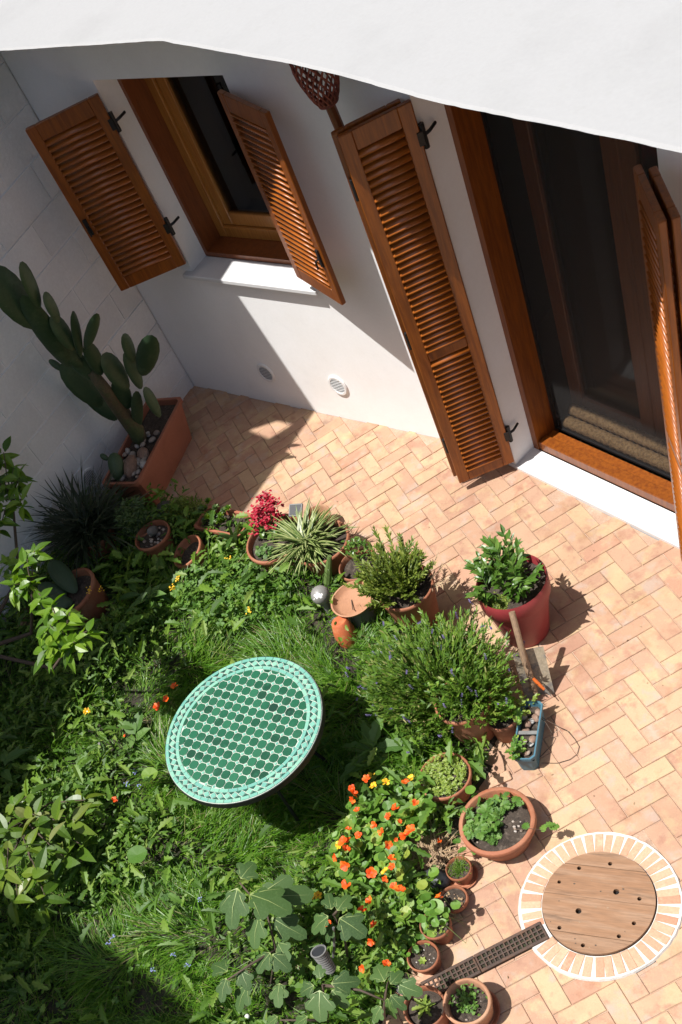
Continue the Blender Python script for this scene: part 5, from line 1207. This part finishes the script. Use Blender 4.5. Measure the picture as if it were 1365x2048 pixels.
# lone nasturtium leaves and flowers in the weeds
disc_me = [arrmesh('leaf', *t_disc(14, .08, .06 + .03 * k), NAST) for k in range(3)]
def flower_me(mat, n_=5, wide=.9, throat=PETALY, seed=1):
    V = []; F = []; g = np.random.default_rng(seed)
    P = np.zeros((n_, 3)); T = (np.array([(-.12, 0, 0), (.12, 0, 0), (-.48, .62, .16), (.48, .62, .16), (-.30, .98, .10), (.30, .98, .10), (0, 1.03, .02), (0, .6, .06)]), np.array([(0, 1, 7), (0, 7, 2), (1, 3, 7), (2, 7, 4), (7, 6, 4), (7, 5, 6), (3, 5, 7)]))
    V, F = scatter(T, P, np.arange(n_) * 2 * math.pi / n_ + g.normal(0, .12, n_), g.normal(.35, .2, n_), np.full(n_, .5), np.full(n_, .5 * wide), g.normal(0, .25, n_))
    V2, F2 = scatter(t_disc(8, 0, 0), np.array([(0, 0, .05)]), 0, 0, .22, .22)
    me = arrmesh('flower', np.concatenate([V, V2]), np.concatenate([F, F2 + len(V)]), [mat, throat]); me.polygons.foreach_set('material_index', [0] * len(F) + [1] * len(F2)); return me
THROAT = M('dark_throat', (0.35, 0.05, 0.005), 0.6, fine=0.1)
fo = [flower_me(PETAL, 5, .95, THROAT, k) for k in range(4)]; fy = [flower_me(PETALY, 5, .95, THROAT, 9)]
FP = [((2.099,-2.404,0.220), 1), ((2.109,-2.497,0.220), 1), ((2.087,-2.565,0.220), 1.15), ((2.301,-3.195,0.250), .8), ((1.996,-2.819,0.200), .4)]
for k, (p, s) in enumerate(FP):
    t = thing('nasturtium_flower', ['orange nasturtium flower highest of three at the left of the table', 'orange nasturtium flower in the middle of three left of the table', 'orange nasturtium flower lowest and largest of three left of the table', 'red orange flower alone among weeds at the lower left', 'tiny orange flower bud in the weeds left of the table'][k], 'flower', p, 0, None)
    o = link('petals', fo[k % 4], t, (0, 0, 0), (.2 * math.sin(k * 2), -.25, k * 1.3), (.052 * s,) * 3)
    m = MB(); m.tube([(0, 0, 0), (.02, .02, -.1), (.01, .03, -.2)], .0018, 4); m.build('stem', STEM, t)
for k, (p, s, lb) in enumerate((((2.741,-3.398,0.300), .115, 'large round nasturtium leaf alone at the lower left of the table'), ((2.339,-2.951,0.180), .10, 'round leaf in half shade by the left rim of the table'))):
    t = thing('nasturtium_leaf', lb, 'leaf', p); link('blade', disc_me[k], t, (0, 0, 0), (.1, .2, 1.0), (s,) * 3); m = MB(); m.tube([(0, 0, 0), (.01, .03, -.12), (.03, .02, -.28 if k == 0 else -.16)], .002, 4); m.build('stem', STEM, t)
# yellow daisy
t = thing('calendula', 'single yellow daisy flower at the edge of the deep shade', 'flower', (1.711,-2.816,0.300)); pm_ = flower_me(PETALY, 13, .38, WHITEP, 3)
link('petals', pm_, t, (0, 0, 0), (.2, .3, 0), (.052,) * 3); m = MB(); m.tube([(0, 0, 0), (.0, .03, -.15), (.02, .02, -.3)], .002, 4); m.build('stem', STEM, t)
yl = MB(); g = np.random.default_rng(301)
for (px_, n_) in (((1.055,-2.089,0.350), 7), ((1.074,-2.026,0.300), 6), ((1.562,-1.810,0.250), 6), ((1.618,-1.762,0.300), 5), ((2.212,-1.750,0.220), 5), ((1.760,-1.443,0.200), 4), ((3.631,-2.388,0.200), 4)):
    V, F = scatter(T_OVAL, np.asarray(px_) + g.normal(0, .010, (n_ * 2, 3)), g.uniform(0, 6, n_ * 2), g.uniform(0, .6, n_ * 2), np.full(n_ * 2, .014), np.full(n_ * 2, .012)); yl.add([tuple(v) for v in V], [tuple(f) for f in F])
tag(yl.build('yellow_blossom', PETALY), kind='stuff')
bl_ = MB()
for (x_, y_) in (((3.094,-3.343,0.120)[:2]), ((3.140,-3.405,0.120)[:2]), ((2.811,-3.832,0.120)[:2]), ((2.813,-3.870,0.120)[:2]), ((3.208,-3.726,0.120)[:2]), ((3.323,-3.726,0.120)[:2]), ((3.160,-3.852,0.120)[:2]), ((2.177,-2.973,0.200)[:2]), ((2.188,-3.054,0.200)[:2]), ((2.273,-3.031,0.200)[:2])):
    V, F = scatter(T_OVAL, np.array([x_, y_, .13]) + g.normal(0, .007, (8, 3)), g.uniform(0, 6, 8), g.uniform(0, .6, 8), np.full(8, .009), np.full(8, .008)); bl_.add([tuple(v) for v in V], [tuple(f) for f in F])
tag(bl_.build('blue_blossom', M('pale_blue_petal', (.17, .2, .42), .6)), kind='stuff')

# the nasturtium patch
NP = [p[:2] for p in ((3.541,-2.456,0.200), (3.670,-2.347,0.200), (3.911,-2.288,0.200), (4.083,-2.415,0.200), (4.060,-2.629,0.200), (4.179,-2.828,0.200), (4.340,-2.805,0.200), (4.456,-2.846,0.200), (4.409,-3.021,0.150), (4.349,-3.214,0.120), (4.186,-3.247,0.120), (4.001,-3.153,0.150), (3.909,-3.043,0.200), (3.755,-2.874,0.200), (3.660,-2.664,0.200))]
nst = thing('nasturtium', 'sprawling nasturtium with round leaves and orange flowers beside the small pots', 'flowering plant', (3.75, -2.75, 0)); n0 = np.array((3.75, -2.75, 0))
g = np.random.default_rng(310); X = g.uniform(3.0, 4.6, 9000); Y = g.uniform(-3.5, -2.0, 9000); ok = inpoly(X, Y, NP); X = X[ok][:640]; Y = Y[ok][:640]
Z = (.05 + .20 * np.sqrt(g.random(len(X)))) * np.where(Y < -2.95, .55, 1.0) * (.7 + .5 * vnoise(X, Y, 4, 31))
it = []; st = []
for k in range(len(X)):
    s = g.uniform(.028, .056) * (1.5 if k % 15 == 0 else 1.0); it.append(((X[k] - n0[0], Y[k] - n0[1], Z[k]), g.uniform(0, 6.28), g.normal(.05, .32), g.normal(-.08, .32), s, s))
    if k % 2 == 0: st.append([np.array((X[k] - n0[0], Y[k] - n0[1], Z[k])), np.array((X[k] - n0[0] + g.normal(0, .03), Y[k] - n0[1] + g.normal(0, .03), Z[k] * .5)), np.array((X[k] - n0[0] + g.normal(0, .06), Y[k] - n0[1] + g.normal(0, .06), 0.0))])
it.sort(key=lambda a: -a[0][2])
leafobjs('leaf', disc_me, nst, it[:280])
mj = join([scatter(t_disc(9, .08, .07), np.array([a[0]]), a[1], a[2], a[4], a[5], np.array([a[3]])) for a in it[280:]]); tag(link('lower_leaves', arrmesh('lower_leaves', *mj, NAST), nst), kind='stuff')
stems(st, STEM, nst, .0018)
c5 = [(3.713,-2.452,0.330), (3.917,-2.385,0.330), (3.673,-2.531,0.330), (3.698,-2.555,0.330), (3.717,-2.581,0.330), (3.762,-2.619,0.310), (4.019,-2.451,0.310), (3.954,-2.524,0.330), (3.942,-2.577,0.320), (4.003,-2.573,0.310), (3.901,-2.649,0.320), (3.954,-2.662,0.310), (3.798,-2.732,0.330), (3.867,-2.736,0.330), (4.099,-2.593,0.330), (4.089,-2.632,0.330), (4.050,-2.666,0.320), (4.034,-2.710,0.330), (3.823,-2.804,0.340), (3.835,-2.786,0.330), (3.851,-2.830,0.330), (3.826,-2.887,0.320), (3.903,-2.899,0.330), (4.099,-2.762,0.330), (4.124,-2.797,0.330), (4.049,-2.871,0.330), (4.126,-2.862,0.320), (3.971,-2.982,0.330), (4.229,-2.885,0.330), (4.189,-2.877,0.320), (4.121,-2.994,0.320), (4.105,-3.049,0.300), (3.999,-3.199,0.300), (4.205,-3.083,0.300), (4.155,-2.525,0.140), (4.409,-2.817,0.300), (4.330,-3.203,0.220), (4.253,-3.280,0.240), (4.219,-3.152,0.260)]
fl_ = []
for k, p in enumerate(c5):
    s = .050 * (1.25 if k in (18, 22, 27, 28, 14, 15, 25, 32) else g.uniform(.75, 1.05)) * (.6 if k in (9, 16, 34) else 1)
    o = link('flower', fo[k % 4], nst, tuple(np.array(p) - n0)); o.rotation_mode = 'XYZ'; o.rotation_euler = (g.normal(-.05, .35), g.normal(.1, .35), g.uniform(0, 6)); o.scale = (s,) * 3
    fl_.append([np.array(p) - n0, np.array(p) - n0 + np.array((g.normal(0, .03), g.normal(0, .03), -.1)), np.array((p[0] - n0[0] + g.normal(0, .05), p[1] - n0[1] + g.normal(0, .05), 0.02))])
for k, p in enumerate(((3.792,-2.821,0.310), (3.931,-2.350,0.330), (3.820,-2.426,0.330), (4.108,-2.835,0.330), (3.820,-3.084,0.250), (3.789,-3.106,0.250), (3.766,-2.467,0.320))):
    o = link('yellow_flower', fy[0], nst, tuple(np.array(p) - n0)); o.rotation_euler = (g.normal(0, .3), g.normal(.1, .3), g.uniform(0, 6)); o.scale = (.046,) * 3
stems(fl_, STEM, nst, .0016, 'flower_stem')
for k, (p, s) in enumerate((((4.393,-2.854,0.240), .085), ((4.453,-2.789,0.200), .05), ((4.175,-2.231,0.200), .055), ((4.246,-2.779,0.200), .06), ((4.240,-2.687,0.160), .06))): leafobjs('leaf', disc_me, nst, [(tuple(np.array(p) - n0), k, .1, .1, s, s)])

# fig saplings: lobed leaves with pale veins
def fig_leaf(seed):
    g = np.random.default_rng(seed); out = []; lob = [(-2.25, .30), (-1.15, .42), (0.0, .56), (1.15, .42), (2.25, .30)]
    pts = []; nn = 64
    for k in range(nn):
        a = -2.75 + 5.5 * k / (nn - 1); r_ = .13
        for (la, lr_) in lob: r_ = max(r_, lr_ * max(0.0, math.cos(min(1.57, abs(a - la) * 1.75))) ** .75)
        r_ *= 1 + .022 * math.sin(a * 19 + seed) + .015 * math.sin(a * 31); pts.append((r_ * math.sin(a), .42 + r_ * math.cos(a)))
    c = (0, .40); V = [(c[0], c[1], .03)]; F = []
    def zz(x, y): return .012 * math.sin(3 * x + 5 * y) - .28 * (x * x + (y - .4) ** 2) + .03
    for x, y in pts: V.append((x * .5, .40 + (y - .40) * .5, zz(x * .5, .40 + (y - .40) * .5)))
    for x, y in pts: V.append((x, y, zz(x, y)))
    V.append((0, 0.10, .0))
    for k in range(nn - 1): F += [(0, 2 + k, 1 + k), (1 + k, 2 + k, nn + 2 + k), (1 + k, nn + 2 + k, nn + 1 + k)]
    F += [(0, 1, len(V) - 1), (0, len(V) - 1, nn), (1, nn + 1, len(V) - 1), (nn, len(V) - 1, 2 * nn)]
    V = np.array(V); n_ = len(F); vein = []
    b = np.array((0, .12, .008)); 
    for (la, lr_) in lob:
        e = np.array((lr_ * .92 * math.sin(la), .42 + lr_ * .92 * math.cos(la), 0)); e[2] = zz(e[0], e[1]) + .012; m_ = (b + e) / 2; m_[2] = zz(m_[0], m_[1]) + .012; d_ = (e - b); d_ /= np.linalg.norm(d_); s_ = np.array((-d_[1], d_[0], 0)) * .009
        i = len(V); V = np.concatenate([V, [b - s_, b + s_, m_ - s_ * .7, m_ + s_ * .7, e]]); vein += [(i, i + 1, i + 3), (i, i + 3, i + 2), (i + 2, i + 3, i + 4)]
    me = arrmesh('fig_leaf', V, np.array(F + vein), [FIG, VEIN]); me.polygons.foreach_set('material_index', [0] * n_ + [1] * len(vein)); me.polygons.foreach_set('use_smooth', [True] * (n_ + len(vein))); return me
fgm = [fig_leaf(k) for k in range(4)]
def fig(label, root, twigs, leaves, g=np.random.default_rng(320)):
    t = thing('fig_sapling', label, 'sapling', root); r0 = Vector(root)
    for tw in twigs:
        m = MB(); m.tube([tuple(Vector(p) - r0) for p in tw], [.008 * (1 - .5 * k / max(1, len(tw) - 1)) for k in range(len(tw))], 6); m.build('branch', TWIG, t, smooth=True)
    for k, (b, e, wd_, tilt) in enumerate(leaves):
        b = Vector(b) - r0; e = Vector(e) - r0; d = e - b; L = d.length; o = link('leaf', fgm[k % 4], t, b); o.rotation_mode = 'YXZ'
        o.rotation_euler = (math.asin(max(-1, min(1, d.z / L))), tilt, math.atan2(-d.x, d.y)); o.scale = (L * wd_ * .95, L * .93, L * .9)
    return t
fig('fig sapling with big lobed leaves left of the ribbed spotlight', (3.765,-3.615,0.000), [((3.765,-3.615,0.000), (3.862,-3.435,0.350), (3.806,-3.330,0.500), (3.636,-3.278,0.600)), ((3.862,-3.435,0.350), (3.821,-3.566,0.400), (3.778,-3.684,0.420)), ((3.806,-3.330,0.500), (3.814,-3.263,0.550))],
    [((3.646,-3.283,0.620), (3.722,-3.507,0.550), 1.0, .1), ((3.641,-3.276,0.620), (3.636,-3.145,0.600), 1.3, .3), ((3.694,-3.306,0.600), (3.977,-3.263,0.580), .95, -.3), ((3.687,-3.301,0.540), (3.946,-3.111,0.440), .8, .5), ((3.762,-3.339,0.500), (3.825,-3.513,0.450), 1.0, .2), ((3.779,-3.325,0.460), (3.994,-3.310,0.360), .8, .3),
     ((3.865,-3.447,0.380), (3.851,-3.590,0.360), 1.1, .1), ((3.861,-3.463,0.380), (4.003,-3.482,0.340), 1.0, -.1), ((3.748,-3.664,0.400), (3.798,-3.799,0.380), .9, .1), ((3.752,-3.648,0.400), (3.608,-3.661,0.380), 1.0, .2), ((3.782,-3.602,0.400), (3.884,-3.671,0.360), 1.0, .0), ((3.946,-3.542,0.300), (4.028,-3.665,0.300), 1.0, .1), ((3.844,-3.623,0.360), (3.849,-3.797,0.300), .9, .1), ((3.836,-3.396,0.360), (3.973,-3.451,0.360), 1.0, .3)])
fig('fig sapling with lobed leaves hanging over the orange flowers', (4.068,-3.293,0.000), [((4.068,-3.293,0.000), (4.118,-3.216,0.300), (4.085,-3.164,0.460)), ((4.085,-3.164,0.460), (4.111,-3.140,0.500))],
    [((4.092,-3.173,0.500), (4.031,-3.300,0.460), 1.15, .1), ((4.121,-3.169,0.500), (4.304,-3.172,0.460), 1.1, -.1), ((4.123,-3.160,0.520), (4.116,-3.039,0.500), 1.1, .1), ((4.097,-3.164,0.510), (4.002,-3.083,0.500), .9, .2), ((4.100,-3.184,0.460), (4.101,-3.298,0.400), .8, .2)])
fig('fig sapling with a large pale leaf at the bottom edge', (4.161,-3.594,0.000), [((4.161,-3.594,0.000), (4.236,-3.508,0.350), (4.276,-3.470,0.520)), ((4.265,-3.469,0.500), (4.424,-3.397,0.480), (4.538,-3.377,0.460)), ((4.192,-3.590,0.200), (4.070,-3.697,0.300))],
    [((4.290,-3.483,0.560), (4.369,-3.625,0.500), 1.15, .0), ((4.310,-3.457,0.550), (4.426,-3.356,0.500), .9, .4), ((4.280,-3.462,0.560), (4.227,-3.402,0.580), 1.0, .1), ((4.257,-3.484,0.540), (4.189,-3.565,0.500), 1.0, -.2), ((4.303,-3.460,0.500), (4.417,-3.492,0.440), .9, .2), ((4.242,-3.605,0.400), (4.189,-3.710,0.380), 1.0, .2), ((4.054,-3.678,0.300), (4.010,-3.781,0.280), 1.0, .2)])
fig('fig sapling shading the corner pots with two dark leaves', (4.407,-3.450,0.000), [((4.407,-3.450,0.000), (4.512,-3.404,0.350), (4.555,-3.351,0.520), (4.557,-3.314,0.560))],
    [((4.558,-3.325,0.570), (4.446,-3.268,0.550), 1.1, .1), ((4.575,-3.326,0.570), (4.580,-3.228,0.550), 1.0, .2), ((4.582,-3.348,0.550), (4.681,-3.373,0.500), .9, .5), ((4.562,-3.399,0.500), (4.555,-3.491,0.460), 1.1, .1), ((4.558,-3.355,0.500), (4.612,-3.429,0.400), .8, .6), ((4.580,-3.298,0.550), (4.714,-3.273,0.520), 1.0, .4)])

# ribbed spotlight and its white pole
t = thing('spotlight', 'grey ribbed garden spotlight standing among the fig leaves', 'garden lamp', (4.016,-3.367,0.000)); r0 = Vector(t.location); A, B = Vector((4.090,-3.338,0.400)) - r0, Vector((4.129,-3.369,0.270)) - r0
d = (A - B).normalized(); TT = Matrix.Translation(B) @ d.to_track_quat('Z', 'Y').to_matrix().to_4x4(); Ls = (A - B).length
pr = [(0, 0), (.022, 0)]
for k in range(9): z0 = Ls * (k + .2) / 9.5; pr += [(.030 + .001 * k, z0), (.030 + .001 * k, z0 + Ls * .055), (.026 + .001 * k, z0 + Ls * .06), (.026 + .001 * k, z0 + Ls * .1)]
pr += [(.040, Ls * .95), (.041, Ls), (.034, Ls), (.033, Ls * .97)]
m = MB(); m.lathe(pr, 26, T=TT); m.build('housing', GREYPLASTIC, t)
m = MB(); m.add([tuple(TT @ Vector((.034 * math.cos(2 * math.pi * k / 20), .034 * math.sin(2 * math.pi * k / 20), Ls * .972))) for k in range(20)], [tuple(range(20))]); m.build('lens', SOLAR, t)
m = MB(); m.tube([tuple(B), (0, 0, 0)], .009, 6); m.build('spike', GREYPLASTIC, t)
t = thing('cane', 'pale grey cane standing upright right of the spotlight', 'cane', (3.991,-3.351,0.000)); r0 = Vector(t.location); m = MB(); m.tube([tuple(Vector(p) - r0) for p in ((4.019,-3.356,0.050), (4.097,-3.265,0.320), (4.121,-3.215,0.460))], .0065, 6); m.build('cane', STONE, t)
t = thing('dandelion', 'white dandelion clock near the bottom edge', 'flower', (3.850,-3.769,0.200)); o = link('seed_head', blob((.013, .013, .013), 3, .05, 2), t); o.data.materials.append(WHITEP); m = MB(); m.tube([(0, 0, 0), (.01, 0, -.2)], .002, 4); m.build('stem', STEM, t)
t = thing('plant_marker', 'small grey cone shaped cap among the weeds left of the table', 'marker', (1.824,-2.930,0.120)); m = MB(); m.lathe([(.020, 0), (.014, .045), (.008, .05), (0, .05)], 16); m.build('cap', STONE, t)

# ------------------------------------------------------------------ lemon tree and the glossy shrub on the left
def branchy(t, root, tips, me, L, W, n_, seed, droop=.25, rad=.006, name='leaf', mats=None, up=.0):
    g = np.random.default_rng(seed); r0 = Vector(t.location); items = []; tw = []
    for p in tips:
        p = np.array(p); 
        for k in range(n_):
            s = k / n_; b = p - np.array(r0) + np.array((-.05, -.03, -.05)) * s * 1.6 + g.normal(0, .008, 3); a = k * 2.4 + g.uniform(-.4, .4)
            items.append((tuple(b), a, g.normal(.05 + up, .35) - droop * .4, g.normal(0, .35), L * g.uniform(.7, 1.15), W * g.uniform(.85, 1.15)))
        tw.append(p - np.array(r0))
    leafobjs(name, me, t, items); return tw
lt = thing('lemon_tree', 'lemon tree branch with glossy yellow green leaves reaching out of the shade at the left', 'tree', (.62, -2.95, 0)); r0 = np.array(lt.location)
tips3 = [(1.774,-2.547,1.020), (1.921,-2.531,1.020), (1.828,-2.640,1.000), (1.945,-2.641,1.000), (2.064,-2.664,0.980), (1.911,-2.739,0.980), (2.111,-2.581,1.000), (1.919,-2.570,1.000), (1.992,-2.736,0.970)]
tips2 = [(1.346,-2.346,1.050), (1.359,-2.428,1.050), (1.495,-2.471,1.040), (1.400,-2.522,1.040), (1.660,-2.520,1.030), (1.143,-2.374,1.000), (1.346,-2.276,1.050)]
tips1 = [(0.319,-1.691,1.000), (0.525,-1.773,1.000), (0.559,-1.896,1.000), (0.652,-1.828,1.000), (0.709,-2.007,1.000), (0.836,-1.971,1.000), (0.810,-2.148,1.000), (0.329,-1.846,1.000), (0.537,-2.055,1.000)]
br = branchy(lt, None, tips3, lm_leaf, .122, .052, 10, 401) + branchy(lt, None, tips2, lm_leaf, .115, .052, 9, 402) + branchy(lt, None, tips1, lm_leaf, .115, .055, 11, 403)
m = MB(); m.tube([(0, 0, 0), (.05, .05, .2), (.02, .12, .42)], [.045, .038, .03], 10); m.build('trunk', TWIG, lt, smooth=True)
hub = np.array((.02, .12, .42)); mb_ = MB()
for grp in (br[:9], br[9:16], br[16:]):
    c_ = np.mean(grp, 0); mid = c_ + np.array((-.03, -.02, -.12)); mb_.tube([tuple(hub), tuple(hub * .35 + mid * .65 + np.array((-.05, 0, -.25))), tuple(mid)], [.016, .012, .008], 6, cap=False)
    for p in grp: mb_.tube([tuple(mid), tuple((mid + p) / 2 + np.array((0, 0, .015))), tuple(p)], [.006, .0045, .003], 5, cap=False)
tag(mb_.build('branches', TWIG, lt, smooth=True), kind='stuff')
gs_ = thing('laurel_shrub', 'glossy olive green shrub in sun at the lower left edge', 'shrub', (1.55, -3.55, 0)); 
tipsL = [(1.887,-3.544,0.450), (2.103,-3.531,0.480), (1.983,-3.678,0.450), (2.224,-3.492,0.450), (2.216,-3.704,0.480), (2.313,-3.622,0.450), (2.298,-3.428,0.400), (2.134,-3.856,0.430), (2.335,-3.784,0.420), (2.374,-3.630,0.360), (2.257,-3.947,0.360), (2.396,-3.860,0.330), (1.774,-3.694,0.430), (1.972,-3.879,0.420), (2.182,-3.293,0.320), (2.364,-3.515,0.300), (1.833,-3.441,0.360)]
bl2 = branchy(gs_, None, tipsL, lm_laur, .15, .066, 6, 404)
mb_ = MB()
for p in bl2: mb_.tube([(0, 0, 0), tuple(p * .55 + np.array((0, 0, .08))), tuple(p)], [.008, .006, .003], 5, cap=False)
tag(mb_.build('branches', TWIG, gs_, smooth=True), kind='stuff')

# dry scraps blown over the pavers
g = np.random.default_rng(500); P = []
while len(P) < 90:
    x_, y_ = g.uniform(1.2, 5.6), g.uniform(-3.3, -.15)
    if on_patio(x_, y_) and (g.random() < .3 or min(math.hypot(x_ - a, y_ - b) for a, b in GARDEN) < .35): P.append((x_, y_, .004))
P = np.array(P); V, F = scatter(T_OVAL, P, g.uniform(0, 6.28, 90), g.normal(0, .15, 90), g.uniform(.006, .02, 90), g.uniform(.003, .009, 90), g.normal(0, .3, 90)); tag(link('leaf_litter', arrmesh('leaf_litter', V, F, STRAW)), kind='stuff')
